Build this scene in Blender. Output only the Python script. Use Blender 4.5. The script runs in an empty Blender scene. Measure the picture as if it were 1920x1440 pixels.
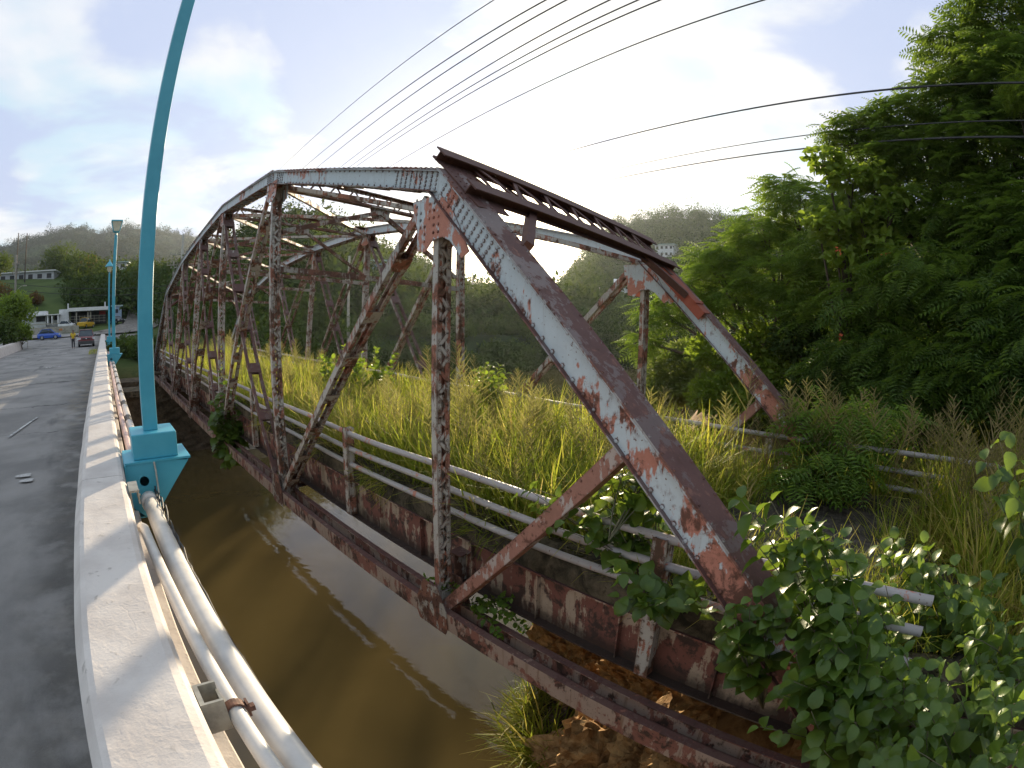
import bpy, math, random
import numpy as np
from mathutils import Vector, Matrix

R = random.Random(11)
rng = np.random.default_rng(11)
scene = bpy.context.scene
COL = scene.collection
rad = math.radians

# ------------------------------------------------------------------ camera (wide action-camera fisheye)
CZ = 2.4
CAM = np.array([0.0, 0.0, CZ])
YAW, PITCH, ROLL, FPX, K3 = 0.783, -0.130, 0.021, 980.5, -0.005


def cam_axes():
    cy, sy, cp, sp = math.cos(YAW), math.sin(YAW), math.cos(PITCH), math.sin(PITCH)
    f = np.array([sy * cp, cy * cp, sp])
    r = np.array([cy, -sy, 0.0])
    u = np.cross(r, f)
    c, s = math.cos(ROLL), math.sin(ROLL)
    return c * r + s * u, -s * r + c * u, f


AX_R, AX_U, AX_F = cam_axes()
cd = bpy.data.cameras.new("camera")
cam = bpy.data.objects.new("camera", cd)
COL.objects.link(cam)
cam.matrix_world = Matrix([[AX_R[i], AX_U[i], -AX_F[i], CAM[i]] for i in range(3)] + [[0, 0, 0, 1]])
cd.type = 'PANO'
cd.sensor_fit = 'HORIZONTAL'
cd.sensor_width = 36.0
cd.sensor_height = 27.0
cd.clip_start = 0.05
cd.clip_end = 6000
fmm = FPX * 36.0 / 1920.0
pc = cd.cycles if hasattr(cd, "cycles") and hasattr(cd.cycles, "panorama_type") else cd
pc.panorama_type = 'FISHEYE_LENS_POLYNOMIAL'
pc.fisheye_fov = rad(180)
pc.fisheye_polynomial_k0 = 0.0
pc.fisheye_polynomial_k1 = -1.0 / fmm
pc.fisheye_polynomial_k2 = 0.0
pc.fisheye_polynomial_k3 = K3 / fmm ** 3
pc.fisheye_polynomial_k4 = 0.0
scene.camera = cam


def ray(px, py):
    dx, dy = px - 960.0, 720.0 - py
    rr = math.hypot(dx, dy)
    th = rr / FPX - K3 * (rr / FPX) ** 3
    return math.cos(th) * AX_F + math.sin(th) * (dx * AX_R + dy * AX_U) / max(rr, 1e-9)


def at(px, py, dist):
    return CAM + ray(px, py) * dist


def at_y(px, py, y):
    d = ray(px, py)
    return CAM + d * (y / d[1])


def at_z(px, py, z):
    d = ray(px, py)
    return CAM + d * ((z - CZ) / d[2])


# ------------------------------------------------------------------ render settings, sun, sky
scene.view_settings.view_transform = 'Standard'
scene.view_settings.look = 'None'
scene.view_settings.exposure = 1.25
scene.view_settings.gamma = 1.0
scene.render.film_transparent = False
cy = scene.cycles
cy.use_denoising = True
try:
    cy.denoiser = 'OPENIMAGEDENOISE'
except Exception:
    pass
cy.use_adaptive_sampling = True
cy.adaptive_threshold = 0.008
cy.max_bounces = 7
cy.diffuse_bounces = 3
cy.glossy_bounces = 3
cy.transmission_bounces = 5
cy.volume_bounces = 0
cy.transparent_max_bounces = 8
cy.sample_clamp_indirect = 0.8
cy.sample_clamp_direct = 2.2

SUN_AZ, SUN_EL = 46.0, 9.9
SUN_DIR = Vector((math.sin(rad(SUN_AZ)) * math.cos(rad(SUN_EL)), math.cos(rad(SUN_AZ)) * math.cos(rad(SUN_EL)), math.sin(rad(SUN_EL))))
sl = bpy.data.lights.new("sun", 'SUN')
sl.energy = 5.0
sl.angle = rad(0.6)
sl.color = (1.0, 0.83, 0.58)
sun = bpy.data.objects.new("sun", sl)
COL.objects.link(sun)
sun.rotation_euler = SUN_DIR.to_track_quat('Z', 'Y').to_euler()


# ------------------------------------------------------------------ node helpers
def node(nt, typ, ins=None, **attrs):
    n = nt.nodes.new('ShaderNode' + typ)
    for k, v in attrs.items():
        setattr(n, k, v)
    for k, v in (ins or {}).items():
        s = n.inputs[k]
        if isinstance(v, bpy.types.NodeSocket):
            nt.links.new(v, s)
        else:
            if isinstance(v, (tuple, list)) and len(v) == 3 and s.type == 'RGBA':
                v = (*v, 1.0)
            s.default_value = v
    return n


def noise(nt, vec, scale, detail=6.0, rough=0.55, distort=0.0):
    return node(nt, 'TexNoise', {'Vector': vec, 'Scale': scale, 'Detail': detail, 'Roughness': rough, 'Distortion': distort}).outputs['Fac']


def smooth(nt, v, lo, hi, a=0.0, b=1.0):
    return node(nt, 'MapRange', {'Value': v, 'From Min': lo, 'From Max': hi, 'To Min': a, 'To Max': b}, interpolation_type='SMOOTHSTEP').outputs['Result']


def mth(nt, op, a, b=0.0, clamp=False):
    return node(nt, 'Math', {0: a, 1: b}, operation=op, use_clamp=clamp).outputs[0]


def mixc(nt, f, a, b, mode='MIX'):
    n = nt.nodes.new('ShaderNodeMix')
    n.data_type = 'RGBA'
    n.blend_type = mode
    for i, v in ((0, f), (6, a), (7, b)):
        s = n.inputs[i]
        if isinstance(v, bpy.types.NodeSocket):
            nt.links.new(v, s)
        else:
            s.default_value = (*v, 1.0) if isinstance(v, (tuple, list)) and len(v) == 3 else v
    return n.outputs[2]


def mapv(nt, vec, scale):
    return node(nt, 'Mapping', {'Vector': vec, 'Scale': scale}).outputs[0]


def new_mat(name):
    m = bpy.data.materials.new(name)
    m.use_nodes = True
    nt = m.node_tree
    b = nt.nodes['Principled BSDF']
    return m, nt, b


def objco(nt):
    return node(nt, 'TexCoord').outputs['Object']


def setb(nt, b, **kw):
    for k, v in kw.items():
        k = k.replace('_', ' ')
        s = b.inputs[k]
        if isinstance(v, bpy.types.NodeSocket):
            nt.links.new(v, s)
        else:
            s.default_value = (*v, 1.0) if isinstance(v, (tuple, list)) and len(v) == 3 else v


def bump(nt, b, h, strength=0.3, dist=0.02):
    n = node(nt, 'Bump', {'Height': h, 'Strength': strength, 'Distance': dist})
    nt.links.new(n.outputs[0], b.inputs['Normal'])


# ------------------------------------------------------------------ world: low sun behind bright broken cloud
w = bpy.data.worlds.new("World")
scene.world = w
w.use_nodes = True
nt = w.node_tree
bg = nt.nodes['Background']
bg.inputs['Strength'].default_value = 0.05
sky = node(nt, 'TexSky', sky_type='NISHITA', sun_disc=False, sun_elevation=rad(SUN_EL), sun_rotation=rad(SUN_AZ), air_density=1.0, dust_density=1.5, ozone_density=1.0)
gen = node(nt, 'TexCoord').outputs['Generated']
sep = node(nt, 'SeparateXYZ', {0: gen})
zz = mth(nt, 'MAXIMUM', mth(nt, 'ADD', sep.outputs[2], 0.16), 0.03)
pv = node(nt, 'CombineXYZ', {0: mth(nt, 'DIVIDE', sep.outputs[0], zz), 1: mth(nt, 'DIVIDE', sep.outputs[1], zz), 2: 0.3}).outputs[0]


def sky_lobe(az, el, width_deg):
    d = (math.sin(rad(az)) * math.cos(rad(el)), math.cos(rad(az)) * math.cos(rad(el)), math.sin(rad(el)))
    dot = node(nt, 'VectorMath', {0: gen, 1: d}, operation='DOT_PRODUCT').outputs['Value']
    return smooth(nt, dot, math.cos(rad(width_deg)), 1.0)


c1 = noise(nt, pv, 1.15, 7.0, 0.52, 0.25)
c2 = noise(nt, mapv(nt, pv, (0.8, 0.8, 0.8)), 1.7, 7.0, 0.52, 0.35)
wv = smooth(nt, noise(nt, mapv(nt, pv, (1.0, 0.7, 1.0)), 1.9, 6.0, 0.55, 0.4), 0.36, 0.62)
white = mixc(nt, sky_lobe(SUN_AZ, 14, 75), (7.7, 8.1, 8.7), (8.6, 8.4, 8.0))
clear = mixc(nt, 0.78, sky.outputs[0], (6.2, 8.0, 9.3))
white = mixc(nt, mth(nt, 'MULTIPLY', wv, mth(nt, 'SUBTRACT', 0.75, sky_lobe(SUN_AZ, 10, 45), True)), white, (6.3, 6.8, 7.9))
cover = smooth(nt, c1, 0.40, 0.56)
col = mixc(nt, cover, clear, white)
# heavier lilac-grey cloud bellies, thickest to the north and over the far hills
g1 = mth(nt, 'ADD', mth(nt, 'MULTIPLY', sky_lobe(15, 24, 24), 0.52), mth(nt, 'MULTIPLY', sky_lobe(31, 30, 15), 0.50))
g2 = mth(nt, 'ADD', mth(nt, 'MULTIPLY', sky_lobe(-12, 11, 15), 0.42), mth(nt, 'MULTIPLY', sky_lobe(-2, 24, 13), 0.30))
g3 = mth(nt, 'ADD', mth(nt, 'MULTIPLY', sky_lobe(44, 21, 14), 0.55), mth(nt, 'MULTIPLY', sky_lobe(88, 17, 14), 0.10))
gg = mth(nt, 'ADD', mth(nt, 'ADD', g1, g2), g3)
grey = smooth(nt, mth(nt, 'ADD', mth(nt, 'MULTIPLY', mth(nt, 'SUBTRACT', c2, 0.5), 3.6), gg), 0.20, 0.62)
col = mixc(nt, mth(nt, 'MULTIPLY', grey, 0.92), col, (4.7, 5.5, 7.6))
# glow of thin cloud round the sun
au = mth(nt, 'POWER', sky_lobe(SUN_AZ, SUN_EL, 30), 2.0)
au2 = mth(nt, 'POWER', sky_lobe(SUN_AZ, SUN_EL, 14), 2.0)
glow = mixc(nt, au, (0, 0, 0), (2.4, 1.9, 1.1))
glow2 = mixc(nt, au2, (0, 0, 0), (45, 38, 24))
col = mixc(nt, 1.0, mixc(nt, 1.0, col, glow, 'ADD'), glow2, 'ADD')
# ground half of the sky sphere stays dim
col = mixc(nt, smooth(nt, sep.outputs[2], -0.06, 0.0), (1.2, 1.4, 1.2), col)
nt.links.new(col, bg.inputs['Color'])


# ------------------------------------------------------------------ mesh helpers
class MB:
    def __init__(s):
        s.v, s.f = [], []

    def add(s, vs, fs):
        o = len(s.v)
        s.v.extend(tuple(float(c) for c in p) for p in vs)
        s.f.extend(tuple(i + o for i in f) for f in fs)

    def hexa(s, p):
        s.add(p, [(0, 3, 2, 1), (4, 5, 6, 7), (0, 1, 5, 4), (1, 2, 6, 5), (2, 3, 7, 6), (3, 0, 4, 7)])

    def box(s, lo, hi):
        (a, b, c), (d, e, f) = lo, hi
        s.hexa([(a, b, c), (d, b, c), (d, e, c), (a, e, c), (a, b, f), (d, b, f), (d, e, f), (a, e, f)])

    def obox(s, o, X, Y, Z, a, b):
        """box in the frame (o; X, Y, Z) between corners a and b"""
        o, X, Y, Z = map(np.asarray, (o, X, Y, Z))
        q = lambda x, y, z: o + X * x + Y * y + Z * z
        s.hexa([q(a[0], a[1], a[2]), q(b[0], a[1], a[2]), q(b[0], b[1], a[2]), q(a[0], b[1], a[2]),
                q(a[0], a[1], b[2]), q(b[0], a[1], b[2]), q(b[0], b[1], b[2]), q(a[0], b[1], b[2])])

    def bar(s, p0, p1, wd, ht, side):
        p0, p1 = np.array(p0, float), np.array(p1, float)
        a = p1 - p0
        L = np.linalg.norm(a)
        a /= L
        sd = np.array(side, float)
        sd -= a * (sd @ a)
        sd /= np.linalg.norm(sd)
        n = np.cross(a, sd)
        s.obox(p0, a, sd, n, (0, -wd / 2, -ht / 2), (L, wd / 2, ht / 2))

    def tube(s, pts, r, n=8, cap=True):
        pts = [np.array(p, float) for p in pts]
        rs = r if isinstance(r, (list, tuple)) else [r] * len(pts)
        ring = []
        ref = None
        for i, p in enumerate(pts):
            t = pts[min(i + 1, len(pts) - 1)] - pts[max(i - 1, 0)]
            t /= np.linalg.norm(t) + 1e-12
            if ref is None:
                ref = np.cross(t, (0, 0, 1.0))
                if np.linalg.norm(ref) < 1e-3:
                    ref = np.cross(t, (1.0, 0, 0))
            ref = ref - t * (ref @ t)
            ref /= np.linalg.norm(ref)
            b = np.cross(t, ref)
            ring.append([p + rs[i] * (math.cos(2 * math.pi * k / n) * ref + math.sin(2 * math.pi * k / n) * b) for k in range(n)])
        vs = [q for rg in ring for q in rg]
        fs = [(i * n + k, i * n + (k + 1) % n, (i + 1) * n + (k + 1) % n, (i + 1) * n + k) for i in range(len(pts) - 1) for k in range(n)]
        if cap:
            fs += [tuple(range(n - 1, -1, -1)), tuple((len(pts) - 1) * n + k for k in range(n))]
        s.add(vs, fs)

    def prism(s, poly, vec):
        poly = [np.array(p, float) for p in poly]
        vec = np.array(vec, float)
        n = len(poly)
        s.add(poly + [p + vec for p in poly], [tuple(range(n - 1, -1, -1)), tuple(range(n, 2 * n))] + [(i, (i + 1) % n, n + (i + 1) % n, n + i) for i in range(n)])

    def rivet(s, c, nrm, r=0.017):
        c, nrm = np.array(c, float), np.array(nrm, float)
        nrm /= np.linalg.norm(nrm)
        t = np.cross(nrm, (0, 0, 1.0) if abs(nrm[2]) < 0.9 else (1.0, 0, 0))
        t /= np.linalg.norm(t)
        b = np.cross(nrm, t)
        vs = []
        for rr, hh in ((r, 0.0), (r * 0.8, r * 0.55)):
            vs += [c + nrm * hh + rr * (math.cos(k * math.pi / 3) * t + math.sin(k * math.pi / 3) * b) for k in range(6)]
        vs.append(c + nrm * r * 0.8)
        s.add(vs, [(k, (k + 1) % 6, 6 + (k + 1) % 6, 6 + k) for k in range(6)] + [(6 + k, 6 + (k + 1) % 6, 12) for k in range(6)])

    def loft(s, rings, cap=True):
        n = len(rings[0])
        vs = [q for rg in rings for q in rg]
        fs = [(i * n + k, i * n + (k + 1) % n, (i + 1) * n + (k + 1) % n, (i + 1) * n + k) for i in range(len(rings) - 1) for k in range(n)]
        if cap:
            fs += [tuple(range(n - 1, -1, -1)), tuple((len(rings) - 1) * n + k for k in range(n))]
        s.add(vs, fs)


def fix_normals(me):
    import bmesh
    b = bmesh.new()
    b.from_mesh(me)
    bmesh.ops.recalc_face_normals(b, faces=b.faces)
    b.to_mesh(me)
    b.free()


def link(o, parent=None):
    COL.objects.link(o)
    if parent is not None:
        o.parent = parent
        o.matrix_parent_inverse = world_of(parent).inverted()
    return o


def world_of(o):
    m = o.matrix_basis.copy()
    if o.parent is not None:
        m = world_of(o.parent) @ o.matrix_parent_inverse @ m
    return m


def obj(name, mb, m, parent=None, sm=False, bevel=0.0, **props):
    me = bpy.data.meshes.new(name)
    me.from_pydata(mb.v, [], mb.f)
    fix_normals(me)
    me.materials.append(m)
    if sm:
        me.polygons.foreach_set('use_smooth', [True] * len(me.polygons))
    o = bpy.data.objects.new(name, me)
    link(o, parent)
    if bevel:
        bv = o.modifiers.new('bevel', 'BEVEL')
        bv.width = bevel
        bv.segments = 2
        bv.limit_method = 'ANGLE'
        bv.angle_limit = rad(40)
    for k, v in props.items():
        o[k] = v
    return o


def npobj(name, V, F, m, parent=None, sm=False, **props):
    me = bpy.data.meshes.new(name)
    me.from_pydata(np.asarray(V, np.float32), [], np.asarray(F, np.int32))
    me.materials.append(m)
    if sm:
        me.polygons.foreach_set('use_smooth', np.ones(len(me.polygons), bool))
    o = bpy.data.objects.new(name, me)
    link(o, parent)
    for k, v in props.items():
        o[k] = v
    return o


def empty(name, loc, label, cat, group=None):
    o = bpy.data.objects.new(name, None)
    o.location = tuple(float(c) for c in loc)
    o.empty_display_size = 0.1
    COL.objects.link(o)
    tag(o, label, cat, group)
    return o


def tag(o, label, cat, group=None):
    o['label'] = label
    o['category'] = cat
    if group:
        o['group'] = group
    return o


# ------------------------------------------------------------------ materials
def plain(name, col, rough=0.6, metal=0.0, var=0.15, scale=6.0, bmp=0.0, coat=0.0):
    m, nt, b = new_mat(name)
    f = noise(nt, objco(nt), scale, 6.0, 0.6)
    c = mixc(nt, smooth(nt, f, 0.3, 0.7), tuple(x * (1 - var) for x in col), tuple(min(1, x * (1 + var)) for x in col))
    setb(nt, b, Base_Color=c, Roughness=rough, Metallic=metal, Coat_Weight=coat)
    if bmp:
        bump(nt, b, f, bmp, 0.01)
    return m


def steel(name, p_lo=0.53, scale=1.0, lowbare=0.0, vert=0.8, soot=None, edge=False, r_lo=0.56, paint=(0.52, 0.57, 0.60), primer=(0.46, 0.19, 0.135), rust=(0.115, 0.05, 0.035), top_rust=0.9, grime=0.25):
    """Old riveted steel: chalky paint flaking to salmon primer, rust spots, streaks and brown rusty top faces."""
    m, nt, b = new_mat(name)
    co = objco(nt)
    n1 = noise(nt, co, 1.7 * scale, 9.0, 0.62, 0.35)
    n2 = noise(nt, mapv(nt, co, (3.0, 3.0, vert)), 3.2 * scale, 8.0, 0.65, 0.2)
    f = mth(nt, 'ADD', mth(nt, 'MULTIPLY', n1, 0.62), mth(nt, 'MULTIPLY', n2, 0.38))
    if lowbare:
        f = mth(nt, 'ADD', f, smooth(nt, node(nt, 'SeparateXYZ', {0: co}).outputs[2], 2.6, 1.0, -0.02, lowbare))
    bare = smooth(nt, f, p_lo - 0.004, p_lo + 0.026)
    n3 = noise(nt, co, 4.3, 10.0, 0.7, 0.3)
    rusty = smooth(nt, mth(nt, 'ADD', mth(nt, 'MULTIPLY', n3, 0.75), mth(nt, 'MULTIPLY', f, 0.25)), r_lo, r_lo + 0.07)
    speck = smooth(nt, noise(nt, co, 34.0, 3.0, 0.5), 0.66, 0.71)
    pvar = mixc(nt, noise(nt, co, 9.0, 6.0, 0.6), tuple(x * 0.84 for x in paint), tuple(min(1, x * 1.12) for x in paint))
    # thin run-off streaks from the rivet lines
    st = smooth(nt, noise(nt, mapv(nt, co, (14.0, 14.0, 0.9)), 1.0, 4.0, 0.55), 0.56, 0.72)
    pvar = mixc(nt, mth(nt, 'MULTIPLY', st, grime), pvar, (0.20, 0.12, 0.08))
    prv = mixc(nt, noise(nt, co, 16.0, 6.0, 0.7), tuple(x * 0.7 for x in primer), tuple(x * 1.25 for x in primer))
    c = mixc(nt, bare, pvar, prv)
    rv = mixc(nt, noise(nt, co, 22.0, 6.0, 0.7), tuple(x * 0.6 for x in rust), tuple(x * 1.7 for x in rust))
    c = mixc(nt, mth(nt, 'MULTIPLY', rusty, smooth(nt, f, p_lo - 0.06, p_lo + 0.03)), c, rv)
    c = mixc(nt, mth(nt, 'MULTIPLY', speck, 0.85), c, rv)
    nz = node(nt, 'SeparateXYZ', {0: node(nt, 'NewGeometry').outputs['True Normal']}).outputs[2]
    tp = mth(nt, 'MULTIPLY', smooth(nt, nz, 0.25, 0.6), smooth(nt, n2, 0.66, 0.56, 0.0, top_rust))
    c = mixc(nt, tp, c, mixc(nt, n3, (0.055, 0.026, 0.026), (0.135, 0.068, 0.062)))
    if edge:
        bv = node(nt, 'Bevel', {'Radius': 0.022}, samples=4).outputs[0]
        gn = node(nt, 'NewGeometry').outputs['Normal']
        dt = node(nt, 'VectorMath', {0: bv, 1: gn}, operation='DOT_PRODUCT').outputs['Value']
        em = mth(nt, 'MULTIPLY', smooth(nt, dt, 0.992, 0.90), smooth(nt, n3, 0.36, 0.52))
        c = mixc(nt, mth(nt, 'MULTIPLY', em, 0.85), c, rv)
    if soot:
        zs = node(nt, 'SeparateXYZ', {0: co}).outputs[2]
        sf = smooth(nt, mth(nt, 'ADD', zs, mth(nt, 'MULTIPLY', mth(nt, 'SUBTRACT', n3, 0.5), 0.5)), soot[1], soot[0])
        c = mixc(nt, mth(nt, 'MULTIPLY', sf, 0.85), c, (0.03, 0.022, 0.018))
    setb(nt, b, Base_Color=c, Roughness=mth(nt, 'ADD', 0.5, mth(nt, 'MULTIPLY', bare, 0.25)), Specular_IOR_Level=0.35)
    h = mth(nt, 'SUBTRACT', mth(nt, 'MULTIPLY', n3, mth(nt, 'ADD', 0.25, bare)), mth(nt, 'MULTIPLY', bare, 0.8))
    bump(nt, b, h, 0.55, 0.006)
    return m


M_CHORD = steel('chalky paint over rust', 0.56, r_lo=0.55, grime=0.4, edge=True)
M_ENDP = steel('flaking grey paint', 0.525, r_lo=0.50, lowbare=0.055, edge=True)
M_POST = steel('salmon rusty paint', 0.505, r_lo=0.485, scale=2.2, vert=0.25, paint=(0.43, 0.40, 0.365), primer=(0.30, 0.125, 0.085), rust=(0.085, 0.045, 0.028), grime=0.85, edge=True)
M_DARK = steel('dark rusty steel', 0.47, r_lo=0.46, scale=2.0, paint=(0.35, 0.33, 0.30), primer=(0.21, 0.095, 0.065), rust=(0.085, 0.042, 0.03), grime=0.7)
M_SUB = steel('rusty pink strut paint', 0.455, r_lo=0.52, scale=1.8, paint=(0.44, 0.37, 0.34), primer=(0.33, 0.16, 0.12), grime=0.6, edge=True)
M_BCH = steel('stained bottom chord paint', 0.50, r_lo=0.50, scale=1.3, paint=(0.36, 0.27, 0.225), primer=(0.24, 0.105, 0.08), rust=(0.05, 0.03, 0.024), grime=0.9)
M_COVER = steel('purple brown rusted plate', 0.47, r_lo=0.50, primer=(0.20, 0.095, 0.075), rust=(0.075, 0.035, 0.03), paint=(0.34, 0.32, 0.32), top_rust=0.8)
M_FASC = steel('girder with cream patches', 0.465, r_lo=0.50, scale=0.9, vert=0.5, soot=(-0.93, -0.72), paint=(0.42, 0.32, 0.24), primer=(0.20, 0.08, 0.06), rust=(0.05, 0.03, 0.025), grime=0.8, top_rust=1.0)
M_GUSS = steel('salmon gusset paint', 0.48, r_lo=0.62, primer=(0.50, 0.215, 0.155), edge=True)
M_PORT = steel('brown portal rust', 0.30, r_lo=0.40, primer=(0.16, 0.075, 0.055), rust=(0.09, 0.042, 0.032))
M_PIPE = steel('weathered railing pipe', 0.58, r_lo=0.60, paint=(0.37, 0.34, 0.335), top_rust=0.1, grime=0.15)
M_RED = steel('red primed repair steel', 0.36, r_lo=0.66, primer=(0.33, 0.085, 0.05), top_rust=0.3)


def mat_concrete():
    m, nt, b = new_mat('cream painted concrete')
    co = objco(nt)
    n1 = noise(nt, co, 2.2, 8.0, 0.6)
    n2 = noise(nt, co, 55.0, 5.0, 0.65)
    n3 = noise(nt, co, 9.0, 6.0, 0.6, 0.4)
    c = mixc(nt, smooth(nt, n1, 0.35, 0.65), (0.49, 0.44, 0.41), (0.59, 0.54, 0.505))
    c = mixc(nt, smooth(nt, n3, 0.63, 0.70), c, (0.40, 0.36, 0.33))
    crack = node(nt, 'TexVoronoi', {'Vector': node(nt, 'VectorMath', {0: co, 1: mixc(nt, 0.12, (0, 0, 0), node(nt, 'TexNoise', {'Vector': co, 'Scale': 5.0}).outputs['Color'])}, operation='ADD').outputs[0], 'Scale': 1.1}, feature='DISTANCE_TO_EDGE').outputs['Distance']
    ck = mth(nt, 'MULTIPLY', smooth(nt, crack, 0.006, 0.0), smooth(nt, noise(nt, co, 1.3, 2.0), 0.5, 0.62))
    c = mixc(nt, mth(nt, 'MULTIPLY', ck, 0.12), c, (0.26, 0.23, 0.21))
    pits = smooth(nt, n2, 0.70, 0.76)
    c = mixc(nt, mth(nt, 'MULTIPLY', pits, 0.5), c, (0.27, 0.24, 0.22))
    setb(nt, b, Base_Color=c, Roughness=0.75, Specular_IOR_Level=0.3)
    bump(nt, b, mth(nt, 'ADD', mth(nt, 'MULTIPLY', n2, 0.35), mth(nt, 'ADD', n3, mth(nt, 'MULTIPLY', ck, -0.1))), 0.55, 0.012)
    return m


M_CONC = mat_concrete()


def mat_road():
    m, nt, b = new_mat('worn asphalt')
    co = objco(nt)
    n1 = noise(nt, co, 0.45, 8.0, 0.6, 0.3)
    n2 = noise(nt, co, 60.0, 4.0, 0.7)
    n3 = noise(nt, mapv(nt, co, (1.0, 0.25, 1.0)), 1.0, 7.0, 0.6)
    c = mixc(nt, smooth(nt, n1, 0.35, 0.65), (0.165, 0.157, 0.152), (0.265, 0.25, 0.24))
    c = mixc(nt, smooth(nt, n3, 0.55, 0.7, 0, 0.75), c, (0.085, 0.082, 0.082))
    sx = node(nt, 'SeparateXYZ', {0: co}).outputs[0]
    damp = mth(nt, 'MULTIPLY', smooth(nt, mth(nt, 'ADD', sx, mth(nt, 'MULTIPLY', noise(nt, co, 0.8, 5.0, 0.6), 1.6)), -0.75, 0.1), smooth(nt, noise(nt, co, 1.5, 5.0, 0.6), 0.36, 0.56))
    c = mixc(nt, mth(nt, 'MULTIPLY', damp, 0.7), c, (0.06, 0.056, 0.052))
    c = mixc(nt, smooth(nt, n2, 0.6, 0.75, 0, 0.5), c, (0.30, 0.29, 0.28))
    # tar joints / cracks across the deck
    wob = mth(nt, 'MULTIPLY', mth(nt, 'SUBTRACT', noise(nt, co, 0.9, 6.0, 0.6), 0.5), 1.6)
    sy = node(nt, 'SeparateXYZ', {0: co})
    yy = mth(nt, 'ADD', sy.outputs[1], wob)
    for y0, wd in ((17.6, 0.07), (24.5, 0.16), (26.6, 0.05), (13.2, 0.02)):
        ln = smooth(nt, mth(nt, 'ABSOLUTE', mth(nt, 'SUBTRACT', yy, y0)), wd, wd * 0.4)
        c = mixc(nt, mth(nt, 'MULTIPLY', ln, 0.85), c, (0.045, 0.043, 0.04))
    # dusty gravel along the parapet
    gx = mth(nt, 'MULTIPLY', smooth(nt, sy.outputs[0], -1.9, -0.8), smooth(nt, noise(nt, co, 2.2, 6.0, 0.65), 0.45, 0.62))
    c = mixc(nt, mth(nt, 'MULTIPLY', gx, smooth(nt, sy.outputs[1], 12, 17, 0.1, 0.7)), c, (0.22, 0.18, 0.13))
    # old paint scraps
    pm = smooth(nt, noise(nt, mapv(nt, co, (2.2, 0.55, 1.0)), 0.8, 7.0, 0.6), 0.715, 0.73)
    c = mixc(nt, mth(nt, 'MULTIPLY', pm, 0.7), c, (0.55, 0.54, 0.50))
    setb(nt, b, Base_Color=c, Roughness=0.8, Specular_IOR_Level=0.3)
    bump(nt, b, mth(nt, 'ADD', n2, mth(nt, 'MULTIPLY', n1, 1.2)), 0.9, 0.02)
    return m


M_ROAD = mat_road()


def mat_marking():
    m, nt, b = new_mat('worn road paint')
    co = objco(nt)
    f = smooth(nt, noise(nt, co, 7.0, 8.0, 0.7), 0.47, 0.53)
    c = mixc(nt, f, (0.62, 0.62, 0.60), (0.17, 0.17, 0.175))
    setb(nt, b, Base_Color=c, Roughness=0.8)
    return m


M_MARK = mat_marking()


def mat_water():
    m, nt, b = new_mat('muddy river water')
    co = objco(nt)
    n1 = noise(nt, mapv(nt, co, (1.0, 1.0, 1.0)), 0.35, 4.0, 0.5, 0.6)
    n2 = noise(nt, co, 2.2, 4.0, 0.55, 0.4)
    c = mixc(nt, n1, (0.095, 0.070, 0.028), (0.130, 0.096, 0.038))
    setb(nt, b, Base_Color=c, Roughness=0.015, IOR=1.33, Specular_IOR_Level=0.9)
    bump(nt, b, mth(nt, 'ADD', mth(nt, 'MULTIPLY', n1, 2.0), mth(nt, 'MULTIPLY', n2, 0.35)), 0.035, 0.3)
    return m


M_WATER = mat_water()


def mat_ground():
    m, nt, b = new_mat('bank soil and grass')
    co = objco(nt)
    n1 = noise(nt, co, 0.12, 8.0, 0.6)
    n2 = noise(nt, co, 1.6, 9.0, 0.68, 0.3)
    n3 = noise(nt, co, 0.02, 6.0, 0.6)
    z = node(nt, 'SeparateXYZ', {0: co}).outputs[2]
    soil = mixc(nt, smooth(nt, n2, 0.35, 0.62), (0.10, 0.055, 0.022), (0.30, 0.185, 0.085))
    grass = mixc(nt, smooth(nt, n1, 0.35, 0.65), (0.045, 0.07, 0.02), (0.075, 0.105, 0.03))
    wood = mixc(nt, smooth(nt, n3, 0.4, 0.6), (0.022, 0.04, 0.014), (0.05, 0.075, 0.025))
    d = node(nt, 'VectorMath', {0: co}, operation='LENGTH').outputs['Value']
    c = mixc(nt, smooth(nt, z, -1.6, 0.4), mixc(nt, smooth(nt, d, 30, 42), soil, wood), grass)
    c = mixc(nt, smooth(nt, d, 230, 330), c, wood)
    setb(nt, b, Base_Color=c, Roughness=0.95, Specular_IOR_Level=0.1)
    bump(nt, b, n2, 0.8, 0.08)
    return m


M_GROUND = mat_ground()


def mat_rock(name, a, bcol, s=1.0):
    m, nt, b = new_mat(name)
    co = objco(nt)
    n2 = noise(nt, co, 2.4 * s, 10.0, 0.7, 0.5)
    n3 = noise(nt, co, 9.0 * s, 8.0, 0.7)
    c = mixc(nt, smooth(nt, n2, 0.35, 0.65), a, bcol)
    c = mixc(nt, smooth(nt, n3, 0.56, 0.68, 0, 0.7), c, tuple(x * 0.35 for x in a))
    setb(nt, b, Base_Color=c, Roughness=0.9, Specular_IOR_Level=0.2)
    bump(nt, b, mth(nt, 'ADD', n2, mth(nt, 'MULTIPLY', n3, 0.5)), 1.0, 0.06)
    return m


M_CLAY = mat_rock('orange clay rock', (0.22, 0.115, 0.045), (0.58, 0.38, 0.18))
M_STONE = mat_rock('dark abutment stone', (0.06, 0.045, 0.03), (0.14, 0.105, 0.07), 0.8)
M_CURB = mat_rock('mossy blackened concrete', (0.022, 0.02, 0.013), (0.14, 0.112, 0.075), 1.2)
M_SOIL = mat_rock('dark deck soil', (0.045, 0.038, 0.032), (0.12, 0.10, 0.085), 2.0)
M_PALEC = mat_rock('pale concrete block', (0.26, 0.24, 0.20), (0.42, 0.39, 0.33))


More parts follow.
